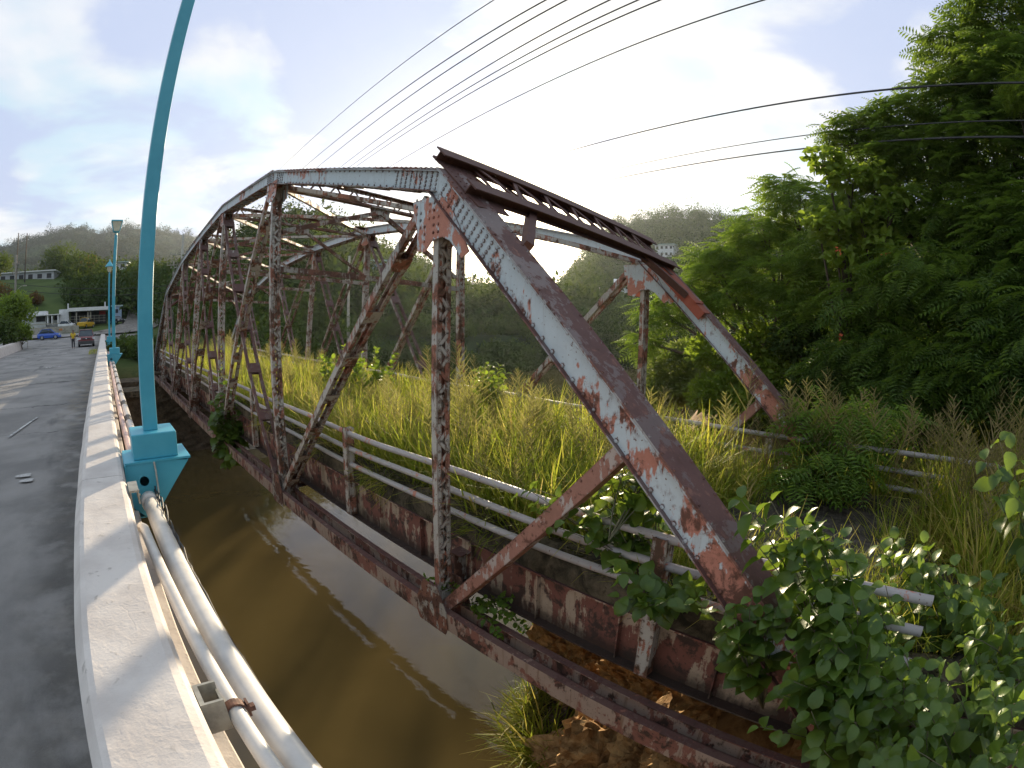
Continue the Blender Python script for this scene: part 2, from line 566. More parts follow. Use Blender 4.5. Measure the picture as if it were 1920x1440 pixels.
def mat_leaf(name, lo, hi, trans=0.45, rough=0.5, tint=None, patch=0.35, spec=0.35, vein=False, iso=0.6):
    """Leaf: colour varies per leaf and in clumps; thin enough to glow when the sun is behind."""
    m, nt, b = new_mat(name)
    isl = node(nt, 'NewGeometry').outputs['Random Per Island']
    cl = noise(nt, objco(nt), patch, 4.0, 0.6)
    f = mth(nt, 'ADD', mth(nt, 'MULTIPLY', isl, iso), mth(nt, 'MULTIPLY', smooth(nt, cl, 0.34, 0.66), 1.0 - iso))
    c = mixc(nt, f, lo, hi)
    if tint:
        c = mixc(nt, smooth(nt, isl, tint[1], tint[1] + 0.02), c, tint[0])
    if vein:
        blot = smooth(nt, noise(nt, objco(nt), 26.0, 4.0, 0.6), 0.60, 0.72)
        c = mixc(nt, mth(nt, 'MULTIPLY', blot, smooth(nt, isl, 0.55, 0.9, 0.1, 0.7)), c, (0.17, 0.13, 0.035))
        bump(nt, b, noise(nt, objco(nt), 60.0, 3.0, 0.5), 0.35, 0.006)
    setb(nt, b, Base_Color=c, Roughness=rough, Specular_IOR_Level=spec)
    tr = node(nt, 'BsdfTranslucent', {'Color': mixc(nt, 0.35, c, (0.32, 0.42, 0.03))})
    mx = node(nt, 'MixShader', {0: trans, 1: b.outputs[0], 2: tr.outputs[0]})
    nt.links.new(mx.outputs[0], nt.nodes['Material Output'].inputs['Surface'])
    return m


L_FEATHER = mat_leaf('feathery tree leaf', (0.055, 0.125, 0.018), (0.19, 0.30, 0.042), 0.52)
L_FEATHER2 = mat_leaf('dark feathery leaf', (0.038, 0.090, 0.016), (0.15, 0.245, 0.036), 0.5)
L_ALMOND = mat_leaf('broad yellow green leaf', (0.09, 0.155, 0.016), (0.22, 0.30, 0.035), 0.58, 0.4)
L_SMALL = mat_leaf('small pale shrub leaf', (0.08, 0.12, 0.028), (0.22, 0.25, 0.075), 0.45)
L_VINE = mat_leaf('broad vine leaf', (0.034, 0.085, 0.013), (0.135, 0.215, 0.034), 0.48, 0.36, patch=2.2, spec=0.5, vein=True)
L_GRASS = None
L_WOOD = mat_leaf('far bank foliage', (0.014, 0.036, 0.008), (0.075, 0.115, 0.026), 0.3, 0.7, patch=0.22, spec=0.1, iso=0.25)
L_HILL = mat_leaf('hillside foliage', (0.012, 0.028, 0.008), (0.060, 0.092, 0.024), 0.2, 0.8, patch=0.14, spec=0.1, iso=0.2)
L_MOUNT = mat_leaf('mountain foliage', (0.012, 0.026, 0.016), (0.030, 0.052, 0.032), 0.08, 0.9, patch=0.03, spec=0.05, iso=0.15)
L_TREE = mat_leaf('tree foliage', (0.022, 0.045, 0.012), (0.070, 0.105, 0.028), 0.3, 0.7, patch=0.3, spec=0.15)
L_REDB = mat_leaf('reddish bush leaf', (0.06, 0.028, 0.015), (0.17, 0.065, 0.025), 0.3, 0.7, patch=0.5, spec=0.15)
L_FLOWER = plain('orange blossom', (0.55, 0.10, 0.03), 0.6)


def mat_grass():
    m, nt, b = new_mat('tall guinea grass')
    isl = node(nt, 'NewGeometry').outputs['Random Per Island']
    cl = noise(nt, objco(nt), 0.55, 4.0, 0.6)
    rp = node(nt, 'ValToRGB', {0: mth(nt, 'ADD', mth(nt, 'MULTIPLY', isl, 0.75), mth(nt, 'MULTIPLY', smooth(nt, cl, 0.3, 0.7), 0.25))})
    cr = rp.color_ramp
    cr.elements[0].position, cr.elements[0].color = 0.0, (0.12, 0.21, 0.022, 1)
    cr.elements[1].position, cr.elements[1].color = 1.0, (0.60, 0.30, 0.11, 1)
    for p, c in ((0.42, (0.23, 0.31, 0.032, 1)), (0.65, (0.42, 0.40, 0.06, 1)), (0.86, (0.58, 0.46, 0.18, 1))):
        e = cr.elements.new(p)
        e.color = c
    c = rp.outputs[0]
    setb(nt, b, Base_Color=c, Roughness=0.55, Specular_IOR_Level=0.25)
    tr = node(nt, 'BsdfTranslucent', {'Color': mixc(nt, 0.3, c, (0.45, 0.42, 0.04))})
    mx = node(nt, 'MixShader', {0: 0.66, 1: b.outputs[0], 2: tr.outputs[0]})
    nt.links.new(mx.outputs[0], nt.nodes['Material Output'].inputs['Surface'])
    return m


L_GRASS = mat_grass()
L_SEED = mat_leaf('straw seed head', (0.16, 0.125, 0.06), (0.32, 0.24, 0.12), 0.4, 0.8, patch=2.0, spec=0.1)
M_BARK = plain('bark', (0.085, 0.065, 0.045), 0.9, 0, 0.4, 5.0, 0.6)
M_STEM = plain('green brown stem', (0.09, 0.085, 0.045), 0.8, 0, 0.3, 12.0)
M_TURQ = None


def mat_turq():
    m, nt, b = new_mat('turquoise pole paint')
    co = objco(nt)
    n1 = noise(nt, co, 3.0, 7.0, 0.6)
    n2 = noise(nt, co, 26.0, 6.0, 0.7)
    c = mixc(nt, smooth(nt, n1, 0.3, 0.7), (0.05, 0.32, 0.43), (0.07, 0.37, 0.48))
    c = mixc(nt, smooth(nt, n2, 0.665, 0.72), c, (0.10, 0.09, 0.07))
    setb(nt, b, Base_Color=c, Roughness=0.42)
    bump(nt, b, n2, 0.12, 0.003)
    return m


M_TURQ = mat_turq()
M_PVC = plain('white pvc', (0.53, 0.505, 0.48), 0.35, 0, 0.08, 7.0)
M_GALV = plain('galvanised bracket', (0.34, 0.32, 0.27), 0.5, 0.4, 0.25, 12.0)
M_RUSTB = plain('rusty band', (0.13, 0.06, 0.04), 0.8, 0, 0.4, 30.0, 0.4)
M_CABLE = plain('black cable', (0.02, 0.02, 0.022), 0.6, 0, 0.2)
M_WIRE = plain('dark wire', (0.03, 0.03, 0.032), 0.6, 0, 0.2)
M_WOODP = plain('grey wooden pole', (0.24, 0.215, 0.18), 0.9, 0, 0.25, 3.0)
M_GLASSL = plain('lamp lens', (0.62, 0.60, 0.46), 0.25, 0, 0.12, 8.0)
M_WHITEW = plain('white wall', (0.62, 0.62, 0.62), 0.8, 0, 0.10, 1.2)
M_GREYW = plain('pale grey wall', (0.42, 0.43, 0.45), 0.85, 0, 0.12, 0.8)
M_BLUEW = plain('pale blue wall', (0.33, 0.42, 0.55), 0.85, 0, 0.1, 0.8)
M_ROOFW = plain('white roof slab', (0.66, 0.66, 0.65), 0.8, 0, 0.08, 0.6)
M_ROOFG = plain('pale green roof', (0.42, 0.52, 0.50), 0.7, 0, 0.08, 0.6)
M_DARKO = plain('dark opening', (0.025, 0.025, 0.028), 0.7)
M_GLASS = plain('window glass', (0.03, 0.045, 0.06), 0.08, 0, 0.1)
M_CHROME = plain('headlamp lens', (0.72, 0.74, 0.76), 0.15, 0.3, 0.05)
M_MAROON = plain('maroon car paint', (0.16, 0.022, 0.028), 0.3, 0.1, 0.08, 3.0, 0, 0.6)
M_BLUEC = plain('blue car paint', (0.02, 0.085, 0.42), 0.3, 0.1, 0.08, 3.0, 0, 0.6)
M_BLACKC = plain('black car paint', (0.02, 0.02, 0.022), 0.35, 0, 0.1, 3.0, 0, 0.4)
M_YELC = plain('yellow truck paint', (0.55, 0.33, 0.02), 0.4, 0, 0.1)
M_GREYPL = plain('grey bumper plastic', (0.045, 0.045, 0.047), 0.6)
M_TYRE = plain('tyre rubber', (0.018, 0.018, 0.018), 0.85)
M_RIM = plain('wheel rim', (0.35, 0.35, 0.36), 0.4, 0.6)
M_SKIN = plain('skin', (0.20, 0.10, 0.06), 0.6)
M_HAIR = plain('dark hair', (0.03, 0.018, 0.012), 0.7)
M_SHIRT = plain('yellow shirt', (0.55, 0.36, 0.02), 0.8, 0, 0.12, 9.0)
M_TROUS = plain('dark trousers', (0.02, 0.02, 0.026), 0.85)
M_SHOE = plain('grey shoe', (0.22, 0.22, 0.22), 0.7)
M_REDW = plain('red panel', (0.36, 0.03, 0.025), 0.7)
M_SIGN = plain('yellow sign face', (0.62, 0.50, 0.14), 0.5)
M_CAN = plain('crushed can', (0.45, 0.55, 0.66), 0.3, 0.7, 0.2, 30)

# ------------------------------------------------------------------ ground, river, road
ZW = -6.2
RIVER = np.array([(-140, -2), (-20, 1.5), (0, 3.6), (5.0, 4.9), (6.6, 6.2), (9.3, 8.4), (13, 11.5), (22, 15), (40, 17), (70, 11), (110, -20), (190, -110),
                  (260, -70), (140, 10), (101, 33), (83, 48), (65, 58.5), (50, 57), (30, 53), (14.5, 45), (10.4, 35.6), (0, 35.2), (-140, 34)], float)


def river_dist(x, y):
    """signed distance to the river outline, positive on land"""
    x, y = np.asarray(x, float), np.asarray(y, float)
    d = np.full(x.shape, 1e9)
    inside = np.zeros(x.shape, bool)
    n = len(RIVER)
    for i in range(n):
        ax, ay = RIVER[i]
        bx, by = RIVER[(i + 1) % n]
        ex, ey = bx - ax, by - ay
        t = np.clip(((x - ax) * ex + (y - ay) * ey) / (ex * ex + ey * ey), 0, 1)
        d = np.minimum(d, np.hypot(x - ax - t * ex, y - ay - t * ey))
        cond = (ay > y) != (by > y)
        xi = ex * (y - ay) / (ey if abs(ey) > 1e-9 else 1e-9) + ax
        inside ^= cond & (x < xi)
    return np.where(inside, -d, d)


AZ_T = [-180, -40, -20, -11.6, -5.8, -2.3, 1.8, 6, 10, 15, 20, 23.4, 29, 34, 39.4, 44, 50, 53, 56, 62, 66, 70, 76, 88, 101, 120, 180]
EL_T = [2, 3.5, 4.4, 4.6, 4.7, 4.9, 5.0, 4.0, 4.2, 6.4, 8.0, 7.4, 5.4, 4.4, 2.7, 2.4, 2.7, 7.4, 10.0, 11.6, 11.2, 11.0, 10.6, 11, 12, 8, 2]
RR_T = [300, 200, 186, 184, 184, 188, 192, 185, 165, 150, 140, 140, 170, 240, 420, 480, 470, 450, 440, 430, 430, 430, 430, 420, 420, 420, 300]
RF_T = [160, 130, 124, 124, 124, 124, 124, 116, 78, 66, 66, 68, 76, 84, 96, 100, 104, 104, 104, 106, 110, 110, 120, 150, 180, 180, 160]


def hsh(x, y):
    s = 0
    for i, (fx, fy, p, a) in enumerate(((0.11, 0.07, 0.3, 1.0), (-0.06, 0.13, 1.9, 0.8), (0.23, -0.19, 4.0, 0.45), (0.41, 0.37, 2.2, 0.22))):
        s = s + a * np.sin(fx * x + fy * y + p + 0.7 * np.sin(0.05 * x - 0.04 * y + i))
    return s


def road_z(y):
    return np.interp(y, [-50, 38, 60, 75, 88, 112, 150, 200], [0, 0, 0.1, 0.3, 0.55, 2.0, 5.2, 10.0])


def height(x, y):
    x, y = np.asarray(x, float), np.asarray(y, float)
    r = np.hypot(x, y)
    az = np.degrees(np.arctan2(x, y))
    el = np.interp(az, AZ_T, EL_T)
    rr = np.interp(az, AZ_T, RR_T)
    rf = np.interp(az, AZ_T, RF_T)
    north = np.clip((y - 38) / 6, 0, 1) * np.clip((28 - x) / 12, 0, 1)
    base = -1.0 + 0.12 * hsh(x * 3, y * 3)
    base = base * (1 - north) + (road_z(y) - 0.10) * north
    top = CZ + rr * np.tan(np.radians(el))
    t = np.clip((r - rf) / (rr - rf), 0, 1)
    hill = base + (top - base) * (t ** np.where(az < 6, 0.95, 1.15))
    back = np.clip((r - rr) / 400, 0, 1)
    hill = np.where(r > rr, top * (1 - 0.5 * back), hill)
    hill = hill + hsh(x, y) * np.clip((r - 150) / 200, 0, 1) * 1.2
    # high mountains far to the north
    e2 = np.interp(az, [-60, -30, -17, -11.7, -8.2, -3.3, -0.6, 2, 5.9, 8.9, 10.6, 18, 30, 45], [5, 6, 6.6, 7.5, 8.4, 9.4, 8.7, 9.4, 9.0, 8.5, 8.2, 6.5, 4, 0])
    m2 = CZ + 1300 * np.tan(np.radians(e2))
    t2 = np.clip((r - 420) / 880, 0, 1)
    far = np.where(r < 1300, m2 * t2 ** 1.1, m2 * (1 - 0.3 * np.clip((r - 1300) / 600, 0, 1)))
    far = far + np.where(r > 420, (hsh(x * 0.22, y * 0.22) * 7 + hsh(x * 0.8, y * 0.8) * 2.5) * np.sin(np.clip((r - 420) / 880, 0, 1) * np.pi), 0)
    h = np.where((r > 420) & (e2 > 0.01), np.maximum(hill, far), hill)
    # bank down to the water
    d = river_dist(x, y)
    slope = np.where(y < 20, 0.95, 1.5)
    bank = -6.55 + np.clip(d, 0, 30) * slope + 0.35 * hsh(x * 9, y * 9) * np.clip(d, 0, 1)
    bank = np.where(d < 0, np.maximum(-8.0, -6.55 + d * 1.2), bank)
    return np.where(d > 24, h, np.minimum(h, bank))


def hz(x, y):
    return float(height(np.array([x]), np.array([y]))[0])


NA = 440
rings = np.concatenate([np.linspace(1.2, 16, 70), 16 * (1900 / 16.0) ** (np.arange(1, 150) / 149.0)])
ang = np.linspace(-np.pi, np.pi, NA, endpoint=False)
GX = (rings[:, None] * np.sin(ang)[None, :]).ravel()
GY = (rings[:, None] * np.cos(ang)[None, :]).ravel()
GV = np.stack([GX, GY, height(GX, GY)], 1)
ii, kk = np.meshgrid(np.arange(len(rings) - 1), np.arange(NA), indexing='ij')
GF = np.stack([ii * NA + kk, (ii + 1) * NA + kk, (ii + 1) * NA + (kk + 1) % NA, ii * NA + (kk + 1) % NA], -1).reshape(-1, 4)
GF = GF[:, ::-1]
npobj('ground', GV, GF, M_GROUND, sm=True, kind='structure')

b = MB()
nx, ny = 60, 60
b.add([(-160, -130, ZW), (280, -130, ZW), (280, 80, ZW), (-160, 80, ZW)], [(0, 1, 2, 3)])
obj('river', b, M_WATER, kind='structure')

# road over the new bridge, then up to the junction
V, F = [], []
ys = np.concatenate([np.linspace(-9, 40, 99), np.linspace(41, 84, 60)])
for y in ys:
    zl = float(road_z(y))
    wl = -10.0 - max(0, y - 62) * 1.1
    wr = -0.62 + max(0, y - 64) * 0.35
    for k in range(13):
        x = wl + (wr - wl) * k / 12
        V.append((x, y, zl + 0.03 - 0.012 * abs(x + 5.2) * 0.3 + 0.006 * math.sin(x * 2.1 + y * 1.7)))
for i in range(len(ys) - 1):
    for k in range(12):
        F.append((i * 13 + k, i * 13 + k + 1, (i + 1) * 13 + k + 1, (i + 1) * 13 + k))
npobj('road', V, F, M_ROAD, sm=True, kind='structure')
V, F = [], []
cl = [(-30, 96), (-16, 92), (-6, 89), (1, 90), (5, 97), (8, 110), (11, 128), (15, 152), (21, 180)]
cl = [(np.interp(t, range(9), [c[0] for c in cl]), np.interp(t, range(9), [c[1] for c in cl])) for t in np.linspace(0, 8, 65)]
for i, (x, y) in enumerate(cl):
    a, c = cl[max(0, i - 1)], cl[min(64, i + 1)]
    tx, ty = c[0] - a[0], c[1] - a[1]
    L = math.hypot(tx, ty)
    for k in range(-3, 4):
        px, py = x + ty / L * k * 1.5, y - tx / L * k * 1.5
        V.append((px, py, max(hz(x, y), hz(px, py)) + 0.12))
for i in range(64):
    for k in range(6):
        F.append((i * 7 + k, i * 7 + k + 1, (i + 1) * 7 + k + 1, (i + 1) * 7 + k))
npobj('uphill_road', V, F, M_ROAD, sm=True, kind='structure')
b = MB()
b.box((-10.9, 2.6, -1.15), (-0.1, 37, -0.06))
for x in (-10.2, -7, -3.8, -0.6):
    b.box((x - 0.3, 2.9, -2.0), (x + 0.3, 36.7, -1.15))
obj('bridge_slab', b, M_PALEC, kind='structure')

# painted marks on the road
b = MB()
for (x0, y0, x1, y1, wd) in ((-2.62, 12.9, -2.16, 15.3, 0.035), (-3.9, 33, -2.9, 33.5, 0.10), (-9, 46, -3.5, 47.5, 0.12), (-6, 58, -1.5, 59, 0.14)):
    p0, p1 = np.array((x0, y0)), np.array((x1, y1))
    t = (p1 - p0) / np.linalg.norm(p1 - p0)
    s_ = np.array((-t[1], t[0])) * wd
    n = 8
    vs = []
    for k in range(n + 1):
        q = p0 + (p1 - p0) * k / n
        z = float(road_z(q[1])) + 0.055
        vs += [(*(q + s_), z), (*(q - s_), z)]
    b.add(vs, [(2 * k, 2 * k + 1, 2 * k + 3, 2 * k + 2) for k in range(n)])
obj('road_marking', b, M_MARK, kind='structure')
b = MB()
for (cx_, cy_, rx, ry) in ((-1.72, 9.35, 0.15, 0.06), (-1.62, 9.02, 0.13, 0.055), (-2.35, 9.5, 0.04, 0.03)):
    vs = [(cx_ + rx * math.cos(t) * (1 + 0.25 * math.sin(3 * t + cx_)), cy_ + ry * 2.0 * math.sin(t) * (1 + 0.2 * math.cos(2 * t)), 0.045) for t in np.linspace(0, 2 * math.pi, 18)[:-1]]
    b.add(vs, [tuple(range(17))])
obj('white_patch', b, plain('chalky patch', (0.38, 0.37, 0.36), 0.9, 0, 0.3, 25), kind='structure')

# ------------------------------------------------------------------ parapets, pipes and lamp posts of the road bridge
PROF = [(-0.64, -0.55), (-0.64, 0.0), (-0.47, 0.76), (-0.40, 0.845), (-0.36, 0.855), (0.03, 0.855), (0.07, 0.84), (0.095, 0.80), (0.10, 0.31), (0.19, 0.30), (0.20, 0.27), (0.20, -0.55)]


def parapet(name, x0, flip, y0, y1, step, label):
    b = MB()
    y = y0
    while y < y1 - 0.1:
        ye = min(y + step, y1)
        L, n = ye - y - 0.012, 12
        rg = []
        for k in range(n + 1):
            yy = y + L * k / n
            rg.append([(x0 + flip * (px + 0.004 * math.sin(yy * 3 + px * 7)), yy, pz + float(road_z(yy)) + 0.003 * math.sin(yy * 2.3)) for px, pz in PROF])
        b.loft(rg)
        y = ye
    o = obj(name, b, M_CONC, bevel=0.0)
    return tag(o, label, 'parapet')


parapet('concrete_parapet', 0, 1, -3, 66, 8.66, 'long cream concrete parapet along the river side of the road, striped with sun patches')
parapet('concrete_parapet', -10.5, -1, 8, 62, 6.0, 'low pale concrete barrier on the far side of the road beside the green bush')

# utility pipes strapped outside the parapet
b = MB()
b.tube([(0.150, 4.75, 0.60), (0.17, 4.6, 0.64), (0.19, 4.0, 0.655), (0.22, 3.2, 0.66), (0.255, 2.2, 0.66), (0.285, 1.2, 0.655), (0.30, -0.6, 0.65)], 0.046, 14)
tag(obj('conduit_pipe', b, M_PVC, sm=True), 'thin white pipe with a rounded end strapped outside the parapet, above the thick pipe', 'pipe')
b = MB()
b.tube([(0.34, 5.75, 0.47), (0.345, 5.2, 0.485), (0.36, 4.2, 0.5), (0.39, 2.6, 0.5), (0.42, 1.0, 0.5), (0.44, -0.8, 0.5)], 0.088, 18)
p = obj('water_pipe', b, M_PVC, sm=True)
tag(p, 'thick white pipe outside the parapet, starting just under the turquoise bracket', 'pipe')
b = MB()
b.tube([(0.34, 5.74, 0.47), (0.338, 5.82, 0.468), (0.336, 5.90, 0.466)], 0.104, 18)
obj('pipe_collar', b, M_PVC, p, sm=True)
b = MB()
b.tube([(0.26, 7.0, 0.55), (0.25, 14, 0.52), (0.26, 24, 0.5), (0.26, 36, 0.5)], 0.055, 10)
tag(obj('conduit_pipe', b, plain('pinkish pipe', (0.50, 0.36, 0.34), 0.5)), 'pinkish white pipe running along the parapet beyond the near turquoise pole', 'pipe')
b = MB()
for k in range(14):
    y = 7.1 + k * 2.1
    b.tube([(0.40, y, 0.46), (0.40, y + 1.5, 0.46)], 0.085, 10)
pp = obj('water_pipe', b, M_PVC)
tag(pp, 'thick white pipe with dark joints along the parapet beyond the near turquoise pole', 'pipe')
for k in range(14):
    y = 7.1 + k * 2.1
    b = MB()
    b.tube([(0.40, y + 1.5, 0.46), (0.40, y + 2.1, 0.46)], 0.083, 10)
    obj('pipe_joint', b, M_CABLE, pp)
# bracket with its rusty strap near the camera, smaller bracket further on
t = empty('pipe_bracket', (0.2, 2.0, 0.6), 'galvanised bracket with a rusty strap round the thin pipe near the camera', 'bracket')
b = MB()
b.box((0.10, 1.94, 0.62), (0.125, 2.10, 0.80))
b.box((0.125, 1.94, 0.62), (0.215, 1.955, 0.80))
b.box((0.125, 2.085, 0.62), (0.215, 2.10, 0.80))
b.box((0.205, 1.955, 0.62), (0.217, 2.085, 0.76))
obj('channel', b, M_GALV, t)
b = MB()
ring = lambda r, y: [(0.262 + r * math.cos(a), y, 0.66 + r * math.sin(a)) for a in np.linspace(0.15, math.pi * 1.05, 12)]
o_, i_ = ring(0.060, 1.98), ring(0.049, 1.98)
b.prism(o_ + i_[::-1], (0, 0.05, 0))
b.box((0.32, 1.98, 0.62), (0.332, 2.03, 0.70))
b.box((0.15, 1.98, 0.665), (0.212, 2.03, 0.68))
b.box((0.332, 1.99, 0.64), (0.36, 2.02, 0.67))
obj('strap', b, M_RUSTB, t)
t = empty('pipe_bracket', (0.14, 5.5, 0.6), 'small grey galvanised channel bracket on the parapet edge below the turquoise bracket', 'bracket')
b = MB()
b.box((0.10, 5.1, 0.62), (0.12, 5.42, 0.84))
b.box((0.12, 5.1, 0.82), (0.20, 5.42, 0.84))
b.box((0.185, 5.1, 0.70), (0.20, 5.42, 0.82))
obj('channel', b, M_GALV, t)
for k in range(2):
    b = MB()
    b.tube([(0.20, 5.2 + 0.14 * k, 0.76), (0.215, 5.2 + 0.14 * k, 0.76)], 0.012, 6)
    obj('bolt', b, M_GALV, t)
b = MB()
for k in range(3):
    pts = []
    for j in range(26):
        s = j / 25.0
        y = 6.25 - 7.0 * s
        amp = 0.03 * math.exp(-((y - 5.2) / 1.0) ** 2) + 0.006
        pts.append((0.44 + 0.06 * s + amp * math.cos(j * 1.9 + k * 2.1), y, 0.52 - 0.02 * k + amp * math.sin(j * 1.9 + k * 2.1) + 0.05 * math.exp(-((y - 5.6) / 0.5) ** 2)))
    b.tube(pts, 0.0085, 6)
tag(obj('cable_bundle', b, M_CABLE), 'twisted black cables lying along the outer side of the thick white pipe', 'cable')


def lamp_post(y, lean, label, kind):
    t = empty('lamp_post', (0.5, y, 0.85), label, 'lamp post', 'turquoise lamp posts along the parapet')
    px = 0.495
    s = 0.5 * 0.18
    b = MB()
    top = np.array((px + lean, y, 6.55 if kind else 7.6))
    q = lambda p, h: [(p[0] - h, p[1] - h, p[2]), (p[0] + h, p[1] - h, p[2]), (p[0] + h, p[1] + h, p[2]), (p[0] - h, p[1] + h, p[2])]
    b.loft([q((px, y, 1.15), s), q(top, s * 0.92)])
    obj('pole', b, M_TURQ, t, bevel=0.010)
    b = MB()
    b.box((0.235, y - 0.26, 0.862), (0.785, y + 0.26, 1.15))
    obj('base_box', b, M_TURQ, t, bevel=0.012)
    b = MB()
    b.box((0.115, y - 0.33, 0.835), (0.92, y + 0.33, 0.86))
    # triangular side plates with a hole
    for yy, hole in ((y - 0.32, True), (y + 0.31, False)):
        tri = [(0.13, 0.833), (0.905, 0.833), (0.40, 0.20), (0.30, 0.20), (0.13, 0.34)]
        if not hole:
            b.prism([(x, yy, z) for x, z in tri], (0, 0.012, 0))
        else:
            cx_, cz_, rr_ = 0.325, 0.63, 0.058
            n = 40
            inner = [(cx_ + rr_ * math.cos(2 * math.pi * k / n), cz_ + rr_ * math.sin(2 * math.pi * k / n)) for k in range(n)]
            outer = []
            for k in range(n):
                a = 2 * math.pi * k / n
                dx, dz = math.cos(a), math.sin(a)
                best = 1e9
                for e in range(len(tri)):
                    (x1, z1), (x2, z2) = tri[e], tri[(e + 1) % len(tri)]
                    den = dx * (z2 - z1) - dz * (x2 - x1)
                    if abs(den) < 1e-9:
                        continue
                    tt = ((x1 - cx_) * (z2 - z1) - (z1 - cz_) * (x2 - x1)) / den
                    uu = ((x1 - cx_) * dz - (z1 - cz_) * dx) / den
                    if tt > 0 and -1e-6 <= uu <= 1 + 1e-6:
                        best = min(best, tt)
                outer.append((cx_ + dx * best, cz_ + dz * best))
            vs = [(x, yy, z) for x, z in outer + inner] + [(x, yy + 0.012, z) for x, z in outer + inner]
            fs = []
            for k in range(n):
                k2 = (k + 1) % n
                fs += [(k, k2, n + k2, n + k), (2 * n + k2, 2 * n + k, 3 * n + k, 3 * n + k2), (n + k, n + k2, 3 * n + k2, 3 * n + k), (k2, k, 2 * n + k, 2 * n + k2)]
            b.add(vs, fs)
    b.box((0.105, y - 0.33, 0.20), (0.128, y + 0.33, 0.835))
    b.prism([(0.905, y - 0.305, 0.832), (0.893, y - 0.305, 0.832), (0.392, y - 0.305, 0.205), (0.40, y - 0.305, 0.20)], (0, 0.61, 0))
    b.box((0.13, y - 0.305, 0.20), (0.395, y + 0.305, 0.212))
    obj('wall_bracket', b, M_TURQ, t)
    if kind == 0:
        return t
    zt = 6.55
    b = MB()
    if kind == 1:      # tapered square lantern, open top wider
        b.tube([(top[0], y, zt), (top[0], y, zt + 0.18)], 0.05, 8)
        obj('neck', b, M_TURQ, t)
        b = MB()
        b.loft([q((top[0], y, zt + 0.18), 0.15), q((top[0], y, zt + 0.66), 0.27)])
        obj('lantern_glass', b, M_GLASSL, t)
        b = MB()
        b.loft([q((top[0], y, zt + 0.66), 0.31), q((top[0], y, zt + 0.72), 0.29)])
        b.loft([q((top[0], y, zt + 0.13), 0.13), q((top[0], y, zt + 0.19), 0.17)])
        for sx in (-1, 1):
            for sy in (-1, 1):
                b.bar((top[0] + sx * 0.155, y + sy * 0.155, zt + 0.18), (top[0] + sx * 0.275, y + sy * 0.275, zt + 0.67), 0.035, 0.035, (1, 0, 0))
        obj('lantern_frame', b, M_TURQ, t)
    else:              # lantern under a pointed cap
        b.tube([(top[0], y, zt), (top[0], y, zt + 0.15)], 0.06, 8)
        obj('neck', b, M_TURQ, t)
        b = MB()
        b.tube([(top[0], y, zt + 0.15), (top[0], y, zt + 0.28), (top[0], y, zt + 0.62)], [0.14, 0.2, 0.26], 10)
        obj('lantern_glass', b, M_GLASSL, t)
        b = MB()
        b.tube([(top[0], y, zt + 0.60), (top[0], y, zt + 0.80), (top[0], y, zt + 1.02), (top[0], y, zt + 1.25)], [0.46, 0.30, 0.10, 0.02], 10)
        obj('cap', b, M_TURQ, t)
    return t


lp = lamp_post(6.4, 0.05, 'tall square turquoise pole nearest the camera, on a triangular bracket with a hole', 0)
b = MB()
b.tube([(0.47, 6.07, 0.84), (0.475, 6.02, 0.75), (0.47, 5.95, 0.60), (0.46, 5.85, 0.54)], 0.012, 6)
obj('conduit', b, M_GALV, lp)
lamp_post(27.5, 0.03, 'second turquoise lamp post, with a square tapering lantern against the green hill', 1)
lamp_post(49.5, -0.03, 'third turquoise lamp post, whose lantern wears a pointed blue cap', 2)

# ------------------------------------------------------------------ the old truss bridge
AX, BW, Y0, PL, ZB = 3.517, 5.271, -0.829, 5.5, -1.262
HH = {0: 0, 1: 5.17, 2: 6.45, 3: 6.85, 4: 6.85, 5: 6.45, 6: 5.17, 7: 0}
LEAN = {0: 0, 1: 0, 2: -0.11, 3: 0.14, 4: 0.50, 5: 0.62, 6: 0.50, 7: 0}
SK, ZT = 0.58, -0.257


def LN(i, far=0):
    return np.array((AX + far * BW, Y0 + PL * i + far * SK, ZB + far * ZT))


def UN(i, far=0):
    return np.array((AX + far * BW + LEAN[i], Y0 + PL * i + far * SK, ZB + HH[i] + far * ZT))


bridge = empty('truss_bridge', (AX, Y0, ZB), 'abandoned rusty steel truss bridge with peeling grey and salmon paint, its deck overgrown with grass', 'bridge')
XV = np.array((1.0, 0, 0))


def frame(p0, p1):
    a = p1 - p0
    L = np.linalg.norm(a)
    a = a / L
    x = XV - a * (XV @ a)
    x /= np.linalg.norm(x)
    n = np.cross(x, a)
    if n[2] < 0 or (abs(n[2]) < 1e-6 and n[1] > 0):
        n = -n
    return a, x, n, L


def lacing(b, o, a, t, n, L, t0, t1, nn, pitch, wd=0.05, th=0.01, start=0.0, end=0.0, double=False):
    """zigzag lacing bars across t0..t1 at depth nn"""
    cnt = max(2, int((L - start - end) / pitch))
    dp = (L - start - end) / cnt
    for k in range(cnt):
        s0, s1 = start + k * dp, start + (k + 1) * dp
        prs = [((s0, t0), (s1, t1))] if k % 2 == 0 else [((s0, t1), (s1, t0))]
        if double:
            prs = [((s0, t0), (s1, t1)), ((s0, t1), (s1, t0))]
        for (u0, v0), (u1, v1) in prs:
            b.bar(o + a * u0 + t * v0 + n * nn, o + a * u1 + t * v1 + n * nn, wd, th, np.cross(n, a * (u1 - u0) + t * (v1 - v0)))


